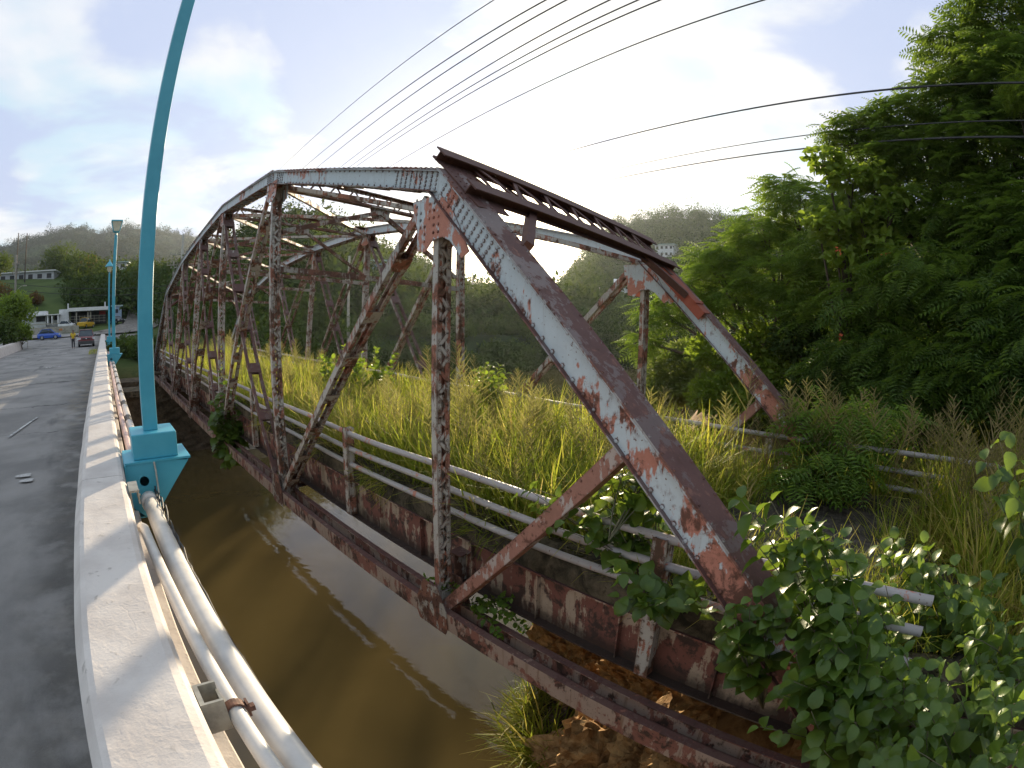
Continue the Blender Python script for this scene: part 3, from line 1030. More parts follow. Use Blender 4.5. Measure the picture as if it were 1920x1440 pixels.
def chord(name, p0, p1, m, ext0=0.0, ext1=0.0, rivets=(), hw=0.11, hd=0.125):
    a, x, n, L = frame(p0, p1)
    o = p0 - a * ext0
    L += ext0 + ext1
    b = MB()
    for s in (-1, 1):
        b.obox(o, a, x, n, (0, s * hw - 0.008, -hd), (L, s * hw + 0.008, hd))
        b.obox(o, a, x, n, (0, s * hw + (0.008 if s > 0 else -0.058), hd - 0.016), (L, s * hw + (0.058 if s > 0 else -0.008), hd - 0.002))
    cv, fl_ = MB(), MB()
    cv.obox(o, a, x, n, (0, -hw - 0.062, hd), (L, hw + 0.062, hd + 0.018))
    for s in (-1, 1):
        fl_.obox(o, a, x, n, (0, s * hw + (0.008 if s > 0 else -0.058), -hd), (L, s * hw + (0.058 if s > 0 else -0.008), -hd + 0.014))
    for (s0, s1, full) in rivets:
        k = s0
        while k < s1:
            rows = tuple(hd * q for q in (-0.78, -0.39, 0.0, 0.39, 0.78)) if full else (-0.82 * hd, 0.82 * hd)
            for rn in rows:
                b.rivet(o + a * k + x * (-hw - 0.009) + n * (rn if not full else rn + 0.012 * math.sin(k * 40)), -x, 0.023)
            cv.rivet(o + a * k + x * (-hw - 0.035) + n * (hd + 0.018), n, 0.019)
            cv.rivet(o + a * k + x * (hw + 0.035) + n * (hd + 0.018), n, 0.019)
            k += 0.105 if full else 0.16
    ob = obj(name, b, m, bridge)
    obj('cover_plate', cv, M_COVER, ob)
    for s in (0, 1):
        f1 = MB()
        f1.add(fl_.v[8 * s:8 * s + 8], fl_.f[:6])
        obj('lower_flange', f1, M_COVER, ob)
    l = MB()
    lacing(l, o, a, x, n, L, -hw, hw, -hd - 0.008, 0.34, 0.06, 0.012, 0.35, 0.35)
    obj('lacing', l, M_DARK, ob)
    return ob


def two_channel(name, p0, p1, m, sep=0.24, web=0.14, fl=0.055, lace=0.22, batten=0.0, rivets=False, cut0=0.0, cut1=0.0, lace_mat=None, bw=0.22):
    a, x, n, L = frame(p0, p1)
    o = p0 + a * cut0
    L -= cut0 + cut1
    b = MB()
    for s in (-1, 1):
        c = s * sep / 2
        b.obox(o, a, x, n, (0, c - 0.007, -web / 2), (L, c + 0.007, web / 2))
        lo, hi = (c - s * 0.007, c - s * (0.007 + fl))
        for q in (-1, 1):
            b.obox(o, a, x, n, (0, min(lo, hi), min(q * web / 2, q * (web / 2 - 0.012))), (L, max(lo, hi), max(q * web / 2, q * (web / 2 - 0.012))))
    if rivets:
        k = 0.15
        while k < L:
            for s in (-1, 1):
                b.rivet(o + a * k + x * (s * (sep / 2 - 0.03)) + n * (-web / 2 - 0.001) * (1 if n[1] > 0 else -1), -n if n[1] > 0 else n, 0.016)
            k += 0.115
    ob = obj(name, b, m, bridge)
    if lace:
        l = MB()
        for q in (-1, 1):
            lacing(l, o, a, x, n, L, -sep / 2 + 0.02, sep / 2 - 0.02, q * (web / 2 + 0.006), lace, 0.045, 0.009, 0.45, 0.45)
            for s0 in (0.0, L - 0.42):
                l.obox(o, a, x, n, (s0, -sep / 2 + 0.002, q * web / 2 + (0 if q > 0 else -0.011)), (s0 + 0.42, sep / 2 - 0.002, q * web / 2 + (0.011 if q > 0 else 0)))
        obj('lacing', l, lace_mat or M_DARK, ob)
    if batten:
        me_b = MB()
        k = 0.5
        while k < L - 0.3:
            for q in (-1, 1):
                me_b.obox(o, a, x, n, (k, -sep / 2 - 0.01, q * web / 2 + (0 if q > 0 else -0.011)), (k + bw, sep / 2 + 0.01, q * web / 2 + (0.011 if q > 0 else 0)))
            k += batten
        b2 = me_b
        b.add(b2.v, b2.f)
        nm = ob.data
        ob.data = bpy.data.meshes.new(name)
        ob.data.from_pydata(b.v, [], b.f)
        fix_normals(ob.data)
        ob.data.materials.append(m)
        bpy.data.meshes.remove(nm)
    return ob


for far in (0, 1):
    near = far == 0
    # inclined end posts and top chord
    a, _, _, L = frame(LN(0, far), UN(1, far))
    chord('end_post', LN(0, far), UN(1, far), M_ENDP, 0.2, 0.02, rivets=((L - 1.25, L + 0.02, True), (0.6, L - 1.25, False)) if near else (), hw=0.115, hd=0.145)
    chord('end_post', LN(7, far), UN(6, far), M_CHORD, 0.2, 0.05)
    for i in range(1, 6):
        chord('top_chord', UN(i, far), UN(i + 1, far), M_CHORD, 0.05, 0.05, rivets=((0.05, 0.95, True), (0.95, PL - 0.4, False), (PL - 0.4, PL, True)) if near and i == 1 else (((0.0, 0.5, True),) if near and i == 2 else ()))
    # bottom chord: two open channels
    for i in range(7):
        two_channel('bottom_chord', LN(i, far), LN(i + 1, far), M_BCH, sep=0.34, web=0.25, fl=0.08, lace=0)
    # posts
    for i in range(1, 7):
        two_channel('vertical_post', LN(i, far), UN(i, far), M_POST, sep=0.19 if i > 1 else 0.175, web=0.12 if i > 1 else 0.10, lace=0.135, rivets=near and i < 3, cut0=-0.1, cut1=0.18, lace_mat=M_POST)
    # main diagonals and counters
    dg = [(UN(1, far), LN(2, far)), (UN(2, far), LN(3, far)), (UN(5, far), LN(4, far)), (UN(6, far), LN(5, far))]
    for p, q in dg:
        two_channel('diagonal', q, p, M_POST, sep=0.23, web=0.11, fl=0.05, lace=0, batten=0.95, rivets=near and p[1] < 6, cut1=0.25)
    for p, q in ((UN(3, far), LN(4, far)), (UN(4, far), LN(3, far)), (UN(3, far), LN(2, far)), (UN(4, far), LN(5, far))):
        two_channel('counter_diagonal', q, p, M_DARK, sep=0.30, web=0.075, fl=0.05, lace=0, batten=1.25, cut1=0.25, bw=0.26)
    # sub-strut from the first lower joint to the end post
    mid = LN(0, far) * 0.47 + UN(1, far) * 0.53
    p0 = LN(1, far) + np.array((0, -0.12, 0.12))
    b = MB()
    b.bar(p0, mid, 0.17, 0.15, XV)
    a, x, n, L = frame(p0, mid)
    for k in np.arange(0.2, L - 0.1, 0.16):
        b.rivet(p0 + a * k - x * 0.086 + n * 0.05, -x, 0.013)
    obj('sub_strut', b, M_SUB, bridge)
    # gusset plates
    for i in range(1, 7):
        u, l = UN(i, far), LN(i, far)
        for s in (-1, 1):
            b = MB()
            if i == 1:
                poly = [(0.42, -0.18), (0.40, -0.36), (0.33, -0.50), (0.31, -0.78), (0.16, -0.80), (0.02, -0.68), (-0.16, -0.66), (-0.30, -0.72), (-0.50, -0.92), (-0.62, -0.86), (-0.34, -0.40), (-0.10, -0.17)]
            else:
                poly = [(0.32, -0.1), (0.30, -0.42), (0.14, -0.50), (-0.14, -0.50), (-0.30, -0.42), (-0.32, -0.1)]
            off = s * (0.128 if i == 1 else 0.122)
            b.prism([u + np.array((off - 0.006, dy, dz)) for dy, dz in poly], (0.012, 0, 0))
            if near and s < 0:
                for _ in range(42 if i == 1 else 16):
                    dy, dz = R.uniform(-0.30, 0.34), R.uniform(-0.66 if i == 1 else -0.42, -0.2)
                    if i == 1 and dy < -0.12 and dz < -0.4:
                        dy += 0.2
                    b.rivet(u + np.array((off - 0.007, round(dy / 0.085) * 0.085, round(dz / 0.085) * 0.085)), -XV, 0.018)
            obj('gusset_plate', b, M_GUSS, bridge)
            b = MB()
            poly = [(-0.30, -0.10), (-0.26, -0.2), (0.28, -0.2), (0.34, -0.08), (0.30, 0.16), (0.16, 0.44), (-0.12, 0.44), (-0.28, 0.16)]
            off = s * 0.19
            b.prism([l + np.array((off - 0.006, dy, dz)) for dy, dz in poly], (0.012, 0, 0))
            if near and s < 0:
                for dy in np.arange(-0.2, 0.3, 0.1):
                    for dz in np.arange(-0.14, 0.4, 0.1):
                        if abs(dy) < 0.26 - 0.4 * max(0, dz - 0.15):
                            b.rivet(l + np.array((off - 0.007, dy, dz)), -XV, 0.016)
            obj('gusset_plate', b, M_DARK, bridge)

# portals on the inclined end posts: twin beams with a lattice between
for i, j in ((1, 0), (6, 7)):
    u0, u1 = UN(i, 0), UN(i, 1)
    e0 = LN(j, 0) - UN(i, 0)
    e = e0 / np.linalg.norm(e0)
    xd = u1 - u0
    W = np.linalg.norm(xd)
    xd = xd / W
    n = np.cross(xd, e)
    if n[2] < 0:
        n = -n
    e = np.cross(n, xd)
    if e[2] > 0:
        e = -e
    o = u0 + n * 0.17
    ob = MB()
    for s0, nm in ((-0.20, 0), (0.50, 1)):
        # each beam: wide flat flange facing up with two angle legs
        ob.obox(o, xd, e, n, (-0.14, s0 - 0.10, 0.10), (W + 0.30, s0 + 0.10, 0.118))
        ob.obox(o, xd, e, n, (-0.14, s0 - 0.012, -0.02), (W + 0.30, s0 + 0.002, 0.10))
        ob.obox(o, xd, e, n, (-0.13, s0 - 0.085, -0.02), (W + 0.24, s0 + 0.085, -0.006))
    # end plates over the end posts
    for c in (-0.12, W - 0.30):
        ob.obox(o, xd, e, n, (c, -0.30, -0.016), (c + 0.5, 0.75, 0.0))
        for k in range(5):
            for q in range(6):
                ob.rivet(o + xd * (c + 0.07 + 0.1 * k) + e * (-0.15 + 0.1 * q), n, 0.014)
    po = obj('portal_beam', ob, M_PORT, bridge)
    l = MB()
    cnt = 13
    for k in range(cnt):
        x0, x1 = 0.45 + (W - 0.9) * k / cnt, 0.45 + (W - 0.9) * (k + 1) / cnt
        c0, c1 = (-0.14, 0.44) if k % 2 == 0 else (0.44, -0.14)
        for nn in (0.085, -0.03):
            l.bar(o + xd * x0 + e * c0 + n * nn, o + xd * x1 + e * c1 + n * nn, 0.06, 0.012, e)
        l.obox(o, xd, e, n, (x0 - 0.03, -0.19, 0.03), (x0 + 0.03, 0.48, 0.045))
    obj('lattice', l, M_PORT, po)
    for xx, sg in ((0.30, 1), (W - 0.30, -1)):
        kb = MB()
        kb.bar(o + xd * (xx + sg * 0.75) + e * 0.46 - n * 0.02, o + xd * xx + e * 1.25 - n * 0.06, 0.12, 0.10, n)
        obj('knee_brace', kb, M_PORT, bridge)

# top struts, sway frames and top laterals
for i in range(2, 6):
    u0, u1 = UN(i, 0), UN(i, 1)
    st = MB()
    lt = MB()
    d = u1 - u0
    W = np.linalg.norm(d)
    d = d / W
    zz_ = np.array((0, 0, 1.0))
    yv = np.cross(zz_, d)
    for dz in (0.10, -0.22):
        st.obox(u0, d, yv, zz_, (0.15, -0.09, dz - 0.008), (W - 0.15, 0.09, dz + 0.008))
        st.obox(u0, d, yv, zz_, (0.15, -0.008, dz - 0.07 if dz > 0 else dz), (W - 0.15, 0.008, dz if dz > 0 else dz + 0.07))
    lacing(lt, u0 + zz_ * -0.06, d, zz_, yv, W, -0.15, 0.15, 0.014, 0.24, 0.04, 0.008, 0.2, 0.2)
    so = obj('top_strut', st, M_DARK, bridge)
    obj('lacing', lt, M_DARK, so)
    sw = MB()
    lo0, lo1 = u0 + (0, 0, -1.85), u1 + (0, 0, -1.85)
    sw.bar(lo0, lo1, 0.13, 0.11, (0, 1, 0))
    mid = (u0 + u1) / 2 + np.array((0, 0, -0.30))
    for q in (lo0 + (0.15, 0, 0.75), lo1 + (-0.15, 0, 0.3)):
        sw.bar(mid, q, 0.09, 0.09, (0, 1, 0))
    sw.prism([mid + np.array((dx, -0.01, dz)) for dx, dz in ((-0.28, 0.12), (0.28, 0.12), (0.22, -0.16), (-0.22, -0.16))], (0, 0.02, 0))
    obj('sway_brace', sw, M_DARK, bridge)
for i in range(1, 6):
    lb = MB()
    for p, q in ((UN(i, 0), UN(i + 1, 1)), (UN(i, 1), UN(i + 1, 0))):
        lb.bar(p + (0, 0, -0.16), q + (0, 0, -0.16 - (0.012 if p[0] > 5 else 0)), 0.09, 0.075, (0, 0, 1))
    obj('lateral_brace', lb, M_POST, bridge)

# floor beams, stringers, slab
for i in range(0, 8):
    p, q = LN(i, 0) + (0.18, 0, 0.42), LN(i, 1) + (-0.18, 0, 0.66)
    b = MB()
    b.bar(p, q, 0.02, 0.62, (0, 1, 0))
    for dz in (0.315, -0.315):
        b.bar(p + (0, 0, dz), q + (0, 0, dz), 0.22, 0.016, (0, 1, 0))
    obj('floor_beam', b, M_DARK, bridge)
YS, YE = -2.4, 37.9
for x in (4.9, 5.75, 6.6, 7.45, 8.2):
    b = MB()
    b.box((x - 0.01, YS, -0.86), (x + 0.01, YE, -0.56))
    b.box((x - 0.08, YS, -0.876), (x + 0.08, YE, -0.86))
    obj('stringer', b, M_DARK, bridge)
for xs, sg in ((3.90, 1), (8.62, -1)):
    b = MB()
    b.box((xs, YS, -0.95), (xs + 0.02, YE, -0.36))
    b.box((xs - 0.12, YS, -0.968), (xs + 0.14, YE, -0.95))
    b.box((xs - 0.07, YS, -0.36), (xs + 0.09, YE, -0.342))
    for y in np.arange(YS + 0.3, YE, 1.1):
        b.box((xs - 0.065 if sg > 0 else xs + 0.02, y, -0.95), (xs if sg > 0 else xs + 0.085, y + 0.014, -0.36))
    obj('fascia_girder', b, M_FASC, bridge)
    # lumpy mossy kerb above the girder
    V, F = [], []
    ny_ = 500
    prof = [(-0.05, -0.335), (-0.055, -0.22), (-0.03, -0.06), (0.10, -0.02), (0.30, -0.03), (0.36, -0.12), (0.36, -0.335)]
    for k in range(ny_ + 1):
        y = YS + (YE - YS) * k / ny_
        for c, (dx, dz) in enumerate(prof):
            e_ = 0.035 * (math.sin(y * 3.1 + c * 1.3) + math.sin(y * 7.7 + c * 2.1) * 0.6 + 0.5 * math.sin(y * 17.3 + c))
            jj = R.uniform(-0.012, 0.012)
            V.append((xs + (dx + (e_ + jj) * 0.35 * (1 if 0 < c < 6 else 0)) * sg + (0.02 if sg < 0 else 0), y, dz + (e_ * 0.8 + jj if 0 < c < 6 else 0)))
    m_ = len(prof)
    for k in range(ny_):
        for c in range(m_ - 1):
            F.append((k * m_ + c, k * m_ + c + 1, (k + 1) * m_ + c + 1, (k + 1) * m_ + c))
    npobj('kerb', V, F, M_CURB, bridge, sm=True)
b = MB()
b.box((4.0, YS, -0.56), (8.6, YE, -0.34))
obj('deck_slab', b, M_CURB, bridge)
V, F = [], []
for k in range(161):
    y = YS - 3.0 + (YE - YS + 3.0) * k / 160
    for c in range(25):
        x = 4.22 + (8.32 - 4.22) * c / 24
        V.append((x, y, -0.25 + 0.05 * math.sin(x * 2.3 + y * 0.9) + 0.03 * math.sin(x * 5 - y * 3.3) + R.uniform(-0.02, 0.02)))
for k in range(160):
    for c in range(24):
        F.append((k * 25 + c, k * 25 + c + 1, (k + 1) * 25 + c + 1, (k + 1) * 25 + c))
npobj('deck_soil', V, F, M_SOIL, bridge, sm=True)

# railings: three pipes on built-up posts
for xr, zz3, yo in ((3.80, (0.50, 0.235, -0.03), 0), (8.56, (0.56, 0.27, 0.0), 0.55)):
    for z in zz3:
        b = MB()
        pts = []
        for k in range(60):
            y = (-0.42 if xr < 5 else -2.3) + yo + 36.7 * k / 59
            pts.append((xr + 0.012 * math.sin(y * 0.9 + z * 9), y, z + max(0.0, 0.10 - 0.015 * y) + 0.012 * math.sin(y * 1.35 + z * 3)))
        b.tube(pts, 0.042, 10)
        obj('railing_pipe', b, M_PIPE, bridge, sm=True)
    for i in range(0, 7):
        y = Y0 + PL * (i + 0.5) + yo + (0.18 if i else 0.0)
        b = MB()
        for s in (-1, 1):
            b.box((xr - 0.065, y + s * 0.055 - 0.006, -0.93), (xr + 0.065, y + s * 0.055 + 0.006, 0.57))
        b.box((xr - 0.072, y - 0.075, -0.93), (xr - 0.0655, y + 0.075, 0.575))
        b.box((xr + 0.0655, y - 0.075, -0.35), (xr + 0.072, y + 0.075, 0.575))
        for k in np.arange(-0.85, 0.55, 0.14):
            for s in (-1, 1):
                b.rivet((xr - 0.0725, y + s * 0.055, k), -XV, 0.012)
        obj('railing_post', b, M_POST, bridge)
# red primed repair channel lying on the far end post
p0, p1 = UN(1, 1), LN(0, 1)
a, x, n, L = frame(p0, p1)
b = MB()
b.obox(p0, a, x, n, (0.15, -0.22, 0.164), (1.75, 0.03, 0.177))
b.obox(p0, a, x, n, (0.15, -0.235, 0.0), (1.75, -0.22, 0.177))
b.obox(p0, a, x, n, (1.45, -0.28, 0.177), (1.52, 0.06, 0.20))
obj('repair_plate', b, M_RED, bridge)


# ------------------------------------------------------------------ vegetation helpers (numpy leaf clouds)
def unit(a):
    return a / (np.linalg.norm(a, axis=-1, keepdims=True) + 1e-9)


def rframes(d, nrm):
    """frames with columns: leaf axis d, side, normal"""
    d = unit(d)
    s = unit(np.cross(nrm, d))
    n = np.cross(d, s)
    return d, s, n


def place(TV, TF, P, d, nrm, size):
    """copies of template (TV, TF) at points P with axis d, normal nrm and size"""
    d, s, n = rframes(d, nrm)
    size = np.asarray(size, float).reshape(-1, 1, 1)
    V = P[:, None, :] + size * (TV[None, :, 0:1] * d[:, None, :] + TV[None, :, 1:2] * s[:, None, :] + TV[None, :, 2:3] * n[:, None, :])
    F = TF[None] + (np.arange(len(P)) * len(TV))[:, None, None]
    return V.reshape(-1, 3), F.reshape(-1, TF.shape[1])


def merge(parts):
    Vs, Fs, o = [], [], 0
    for V, F in parts:
        Vs.append(V)
        Fs.append(F + o)
        o += len(V)
    return np.concatenate(Vs), np.concatenate(Fs)


DIAMOND = (np.array([(0, 0, 0), (0.45, 0.27, 0.05), (1, 0, -0.08), (0.45, -0.27, 0.05)], float), np.array([(0, 1, 2, 3)]))


def t_frond(m=7, wid=0.34, lw=0.05):
    V, F = [], []
    for k in range(m):
        t = 0.14 + 0.84 * k / (m - 1)
        z0 = 0.10 * t - 0.30 * t * t
        ln = wid * math.sin(math.pi * (0.16 + 0.78 * t)) ** 0.7
        for s in (-1, 1):
            o = len(V)
            q = 0.55
            V += [(t, 0.004 * s, z0), (t + lw * 0.9 + q * ln * 0.35, s * ln * 0.5, z0 + 0.012), (t + ln * 0.38, s * ln, z0 - 0.05), (t - lw * 0.55 + q * ln * 0.3, s * ln * 0.5, z0 + 0.008)]
            F.append((o, o + 1, o + 2, o + 3))
    o = len(V)
    V += [(0, 0.008, 0), (0.95, 0.004, -0.18), (0.95, -0.004, -0.18), (0, -0.008, 0)]
    F.append((o, o + 1, o + 2, o + 3))
    return np.array(V, float), np.array(F)


FROND = t_frond()


def t_broad():
    rows = [(0.0, 0.0), (0.16, 0.27), (0.42, 0.37), (0.70, 0.29), (0.90, 0.11), (1.0, 0.0)]
    V, F = [], []
    for t, wd in rows:
        z = 0.10 * math.sin(t * 2.6) - 0.20 * t * t
        for s in (-1, 0, 1):
            V.append((t, s * wd, z + (0.10 * wd / 0.37 if s else 0.0)))
    for k in range(len(rows) - 1):
        for c in (0, 1):
            F.append((k * 3 + c, k * 3 + c + 1, (k + 1) * 3 + c + 1, (k + 1) * 3 + c))
    return np.array(V, float), np.array(F)


BROAD = t_broad()


def t_blade(n=3, wd=0.012, droop=0.35):
    V, F = [], []
    for k in range(n + 1):
        t = k / n
        wv = wd * (1 - 0.9 * t ** 1.6)
        x = t * (1 - 0.12 * droop * t)
        z = -droop * t ** 2.4 * 0.8
        V += [(x, wv, z), (x, -wv, z)]
    for k in range(n):
        F.append((2 * k, 2 * k + 1, 2 * k + 3, 2 * k + 2))
    return np.array(V, float), np.array(F)


def rnd_dirs(n):
    return unit(rng.normal(size=(n, 3)))


def shell(blobs, dens, inner=0.35):
    """points in the outer part of ellipsoids: (centre, radii, weight)"""
    P, O = [], []
    for c, r in blobs:
        r = np.asarray(r, float) * np.ones(3)
        n = int(dens * (r[0] * r[1] + r[0] * r[2] + r[1] * r[2]) * 4)
        d = rnd_dirs(n)
        rr = (inner + (1 - inner) * rng.random((n, 1)) ** 0.6) * (1 + 0.14 * np.sin(d[:, :1] * 7 + d[:, 1:2] * 5 + d[:, 2:] * 6))
        P.append(np.asarray(c) + d * r * rr)
        O.append(d)
    return np.concatenate(P), np.concatenate(O)


def branches(root, blobs, r0=0.12, n=7):
    """a trunk with limbs reaching every blob"""
    b = MB()
    root = np.asarray(root, float)
    cen = np.mean([np.asarray(c) for c, _ in blobs], 0)
    fork = root * 0.62 + cen * 0.38
    fork[0:2] = root[0:2] * 0.75 + cen[0:2] * 0.25
    k = 5
    b.tube([root + (fork - root) * t + np.array((0.12 * math.sin(t * 5), 0.1 * math.cos(t * 4) - 0.1, 0)) * r0 * 6 * t for t in np.linspace(0, 1, k)], [r0 * (1.25 - 0.5 * t) for t in np.linspace(0, 1, k)], n)
    for c, r in blobs:
        c = np.asarray(c, float)
        p1 = (fork * 0.5 + c * 0.5) + np.array((R.uniform(-0.3, 0.3), R.uniform(-0.3, 0.3), -0.25))
        b.tube([fork, p1, c, c + unit(c - p1) * min(r) * 0.5], [r0 * 0.6, r0 * 0.42, r0 * 0.2, r0 * 0.06], 5)
        for _ in range(4):
            q = c + rnd_dirs(1)[0] * np.asarray(r) * 0.7
            b.tube([p1 * 0.4 + c * 0.6, (c + q) / 2 + np.array((0, 0, 0.1)), q], [r0 * 0.16, r0 * 0.1, r0 * 0.03], 4)
    return b


def plant(name, root, label, cat, blobs, m, tmpl, size, dens, flat=0.6, hang=0.25, r0=0.12, group=None, stem_mat=None, inner=0.3):
    t = empty(name, root, label, cat, group)
    P, O = shell(blobs, dens, inner)
    n = len(P)
    d = unit(O * np.array((1, 1, 0.5 if flat < 0.8 else 0.15)) + rng.normal(size=(n, 3)) * np.array((0.6, 0.6, 0.55 if flat < 0.8 else 0.22)) + np.array((0, 0, -hang)))
    nr = unit(np.array((0, 0, 1.0)) * flat + O * 0.5 + rng.normal(size=(n, 3)) * (0.5 - 0.3 * flat))
    V, F = place(tmpl[0], tmpl[1], P, d, nr, size * rng.uniform(0.6, 1.25, n))
    npobj('crown', V, F, m, t)
    if r0:
        obj('trunk', branches(root, blobs, r0), stem_mat or M_BARK, t, sm=True)
    return t


def B(px, py, dist, r, rz=None):
    return (at(px, py, dist), (r * 1.05, r * 1.05, rz or r * 0.62))


def groot(px, py, dist, dx=0, dy=0):
    p = at(px, py, dist) + np.array((dx, dy, 0))
    return (p[0], p[1], hz(p[0], p[1]) - 0.15)


# ------------------------------------------------------------------ the big trees right of the old bridge
plant('flame_tree', groot(1850, 700, 15.5), 'tallest feathery tree, dark against the sky at the upper right corner', 'tree',
      [B(1880, 40, 17, 1.5), B(1800, 95, 16.5, 1.15), B(1900, 150, 15.5, 1.6), B(1780, 190, 16, 1.3), B(1690, 230, 16, 1.1), B(1630, 245, 16.2, 0.8), B(1860, 280, 15, 1.7), B(1740, 300, 15.5, 1.25), B(1655, 300, 15.5, 0.85),
       B(1580, 255, 16.3, 0.55, 0.35), B(1900, 420, 14.5, 1.9), B(1800, 420, 15, 1.5), B(1990, 200, 16, 2.5), B(1990, 480, 14, 2.6), B(1990, -80, 18, 2.4)],
      L_FEATHER2, FROND, 0.66, 32, flat=0.9, hang=0.15, r0=0.22)
plant('flame_tree', groot(1480, 700, 17.5), 'wide feathery tree with bright green layered fronds leaning over the far truss', 'tree',
      [B(1500, 375, 18, 1.3, 0.6), B(1430, 430, 18, 1.1, 0.6), B(1385, 470, 18, 0.9, 0.5), B(1340, 510, 18, 0.85, 0.5), B(1290, 545, 18, 0.8, 0.5), B(1240, 590, 18, 0.8, 0.6), B(1205, 640, 18, 0.5, 0.45), B(1460, 520, 17, 1.3), B(1380, 560, 17.5, 1.0), B(1560, 480, 16, 1.3),
       B(1600, 400, 16, 1.1, 0.7), B(1690, 390, 15, 1.2, 0.7), B(1540, 580, 16, 1.2), B(1330, 480, 18.4, 0.5, 0.3), B(1470, 345, 18.2, 0.6, 0.3)],
      L_FEATHER, FROND, 0.66, 29, flat=1.0, hang=0.12, r0=0.16)
plant('flame_tree', groot(1720, 740, 13.5), 'dark shaded feathery tree behind the near grass, with red seed pods', 'tree',
      [B(1640, 560, 14, 1.2), B(1740, 520, 13.6, 1.4), B(1850, 560, 13, 1.6), B(1700, 650, 13.4, 1.2), B(1800, 690, 12.8, 1.3), B(1620, 660, 13.8, 1.0), B(1900, 690, 12, 1.4), B(1700, 740, 12.6, 0.9, 0.6), B(1570, 690, 14.2, 0.9), B(1980, 620, 12, 1.8)],
      L_FEATHER2, FROND, 0.68, 27, flat=0.85, hang=0.3, r0=0.15)
plant('almond_tree', groot(1600, 720, 14.6), 'broad-leaved tree with bright yellow green leaf clusters among the feathery trees', 'tree',
      [B(1545, 300, 14.4, 0.45), B(1590, 335, 14.2, 0.55), B(1640, 330, 14.4, 0.45), B(1560, 425, 14.0, 0.6), B(1620, 410, 14, 0.55), B(1655, 455, 13.8, 0.5), B(1530, 410, 14.4, 0.35), B(1585, 480, 13.8, 0.5), B(1680, 370, 14, 0.4)],
      L_ALMOND, BROAD, 0.24, 70, flat=0.5, hang=0.0, r0=0.10)
plant('yellow_crown_tree', groot(1915, 720, 13.5, 1.0), 'pale yellow green leafy branch at the right edge of the photo, high beside the wires', 'tree',
      [B(1912, 150, 13.2, 0.35), B(1908, 190, 13, 0.3), B(1935, 170, 13, 0.5)], L_ALMOND, FROND, 0.3, 90, flat=0.6, hang=0.4, r0=0.06)
plant('round_shrub', groot(1265, 745, 19.5), 'round grey green small-leaved shrub beside the far vertical post', 'shrub',
      [B(1265, 700, 19.5, 1.1, 1.0), B(1240, 740, 19, 0.9), B(1310, 730, 18.8, 1.0), B(1290, 660, 19.8, 0.7)], L_SMALL, DIAMOND, 0.20, 210, flat=0.3, hang=0.0, r0=0.09)
plant('round_shrub', groot(1370, 760, 16.5), 'yellow green leafy shrub under the far inclined end post', 'shrub',
      [B(1345, 660, 17.4, 0.95), B(1400, 700, 16.8, 0.9), B(1345, 740, 16.5, 0.9), B(1430, 640, 17.2, 0.9), B(1420, 750, 15.8, 0.7), B(1470, 700, 16.4, 0.8)], L_ALMOND, DIAMOND, 0.24, 150, flat=0.3, hang=0.0, r0=0.08)
plant('round_shrub', groot(1510, 760, 15.5), 'deep green bush behind the lower end of the far inclined post', 'shrub',
      [B(1500, 640, 15.8, 0.9), B(1540, 720, 15, 0.9), B(1480, 760, 15, 0.7)], L_TREE, DIAMOND, 0.22, 140, flat=0.3, hang=0.1, r0=0.08)
g = groot(1560, 930, 8.9)
plant('mimosa_sapling', g, 'low sapling with large ferny fronds on the old deck in front of the far railing', 'sapling',
      [B(1540, 775, 9.0, 0.45, 0.25), B(1570, 840, 8.7, 0.5, 0.28), B(1520, 880, 8.5, 0.36, 0.22), B(1610, 800, 9.0, 0.45, 0.25), B(1600, 885, 8.5, 0.3, 0.2), B(1480, 905, 8.3, 0.25, 0.15), B(1660, 780, 9.2, 0.4, 0.25)],
      L_FEATHER, FROND, 0.55, 34, flat=1.0, hang=0.25, r0=0.035, stem_mat=M_STEM)
b = MB()
tr = [o for o in bpy.data.objects if o.get('label', '').startswith('dark shaded feathery')][0]
for (px, py, dd) in ((1573, 470, 13.0), (1660, 473, 12.8), (1578, 630, 13.0)):
    c = at(px, py, dd)
    for k in range(5):
        q = c + rnd_dirs(1)[0] * 0.07
        b.tube([q, q + rnd_dirs(1)[0] * 0.07], [0.022, 0.010], 5)
obj('blossom', b, L_FLOWER, tr)
# thicket that closes the bank behind those trees
P, O = shell([((x, y, hz(x, y) + 1.4), (2.6, 2.6, 2.2)) for x, y in ((17, 2), (20, -2), (22, 3), (24, 0), (28, 4), (31, 7), (33, 4), (19, -7), (25, -8), (14, -6), (16, -11), (38, 8), (44, 10), (29, -4), (14, -2.5))], 16, 0.2)
V, F = place(DIAMOND[0], DIAMOND[1], P, rnd_dirs(len(P)), O + rnd_dirs(len(P)) * 0.8, rng.uniform(0.25, 0.5, len(P)))
P2, O2 = shell([((x, y, float(height(np.array([x]), np.array([y]))[0]) + 0.15), (1.0, 1.0, 0.75)) for x, y in zip(rng.uniform(9.4, 17, 70), rng.uniform(-5, 8.5, 70))], 45, 0.2)
V2, F2 = place(DIAMOND[0], DIAMOND[1], P2, rnd_dirs(len(P2)), O2 + rnd_dirs(len(P2)) * 0.8, rng.uniform(0.12, 0.28, len(P2)))
V, F = merge([(V, F), (V2, F2)])
npobj('near_bank_thicket', V, F, L_TREE, kind='stuff', label='tangled dark undergrowth covering the near bank behind the trees')

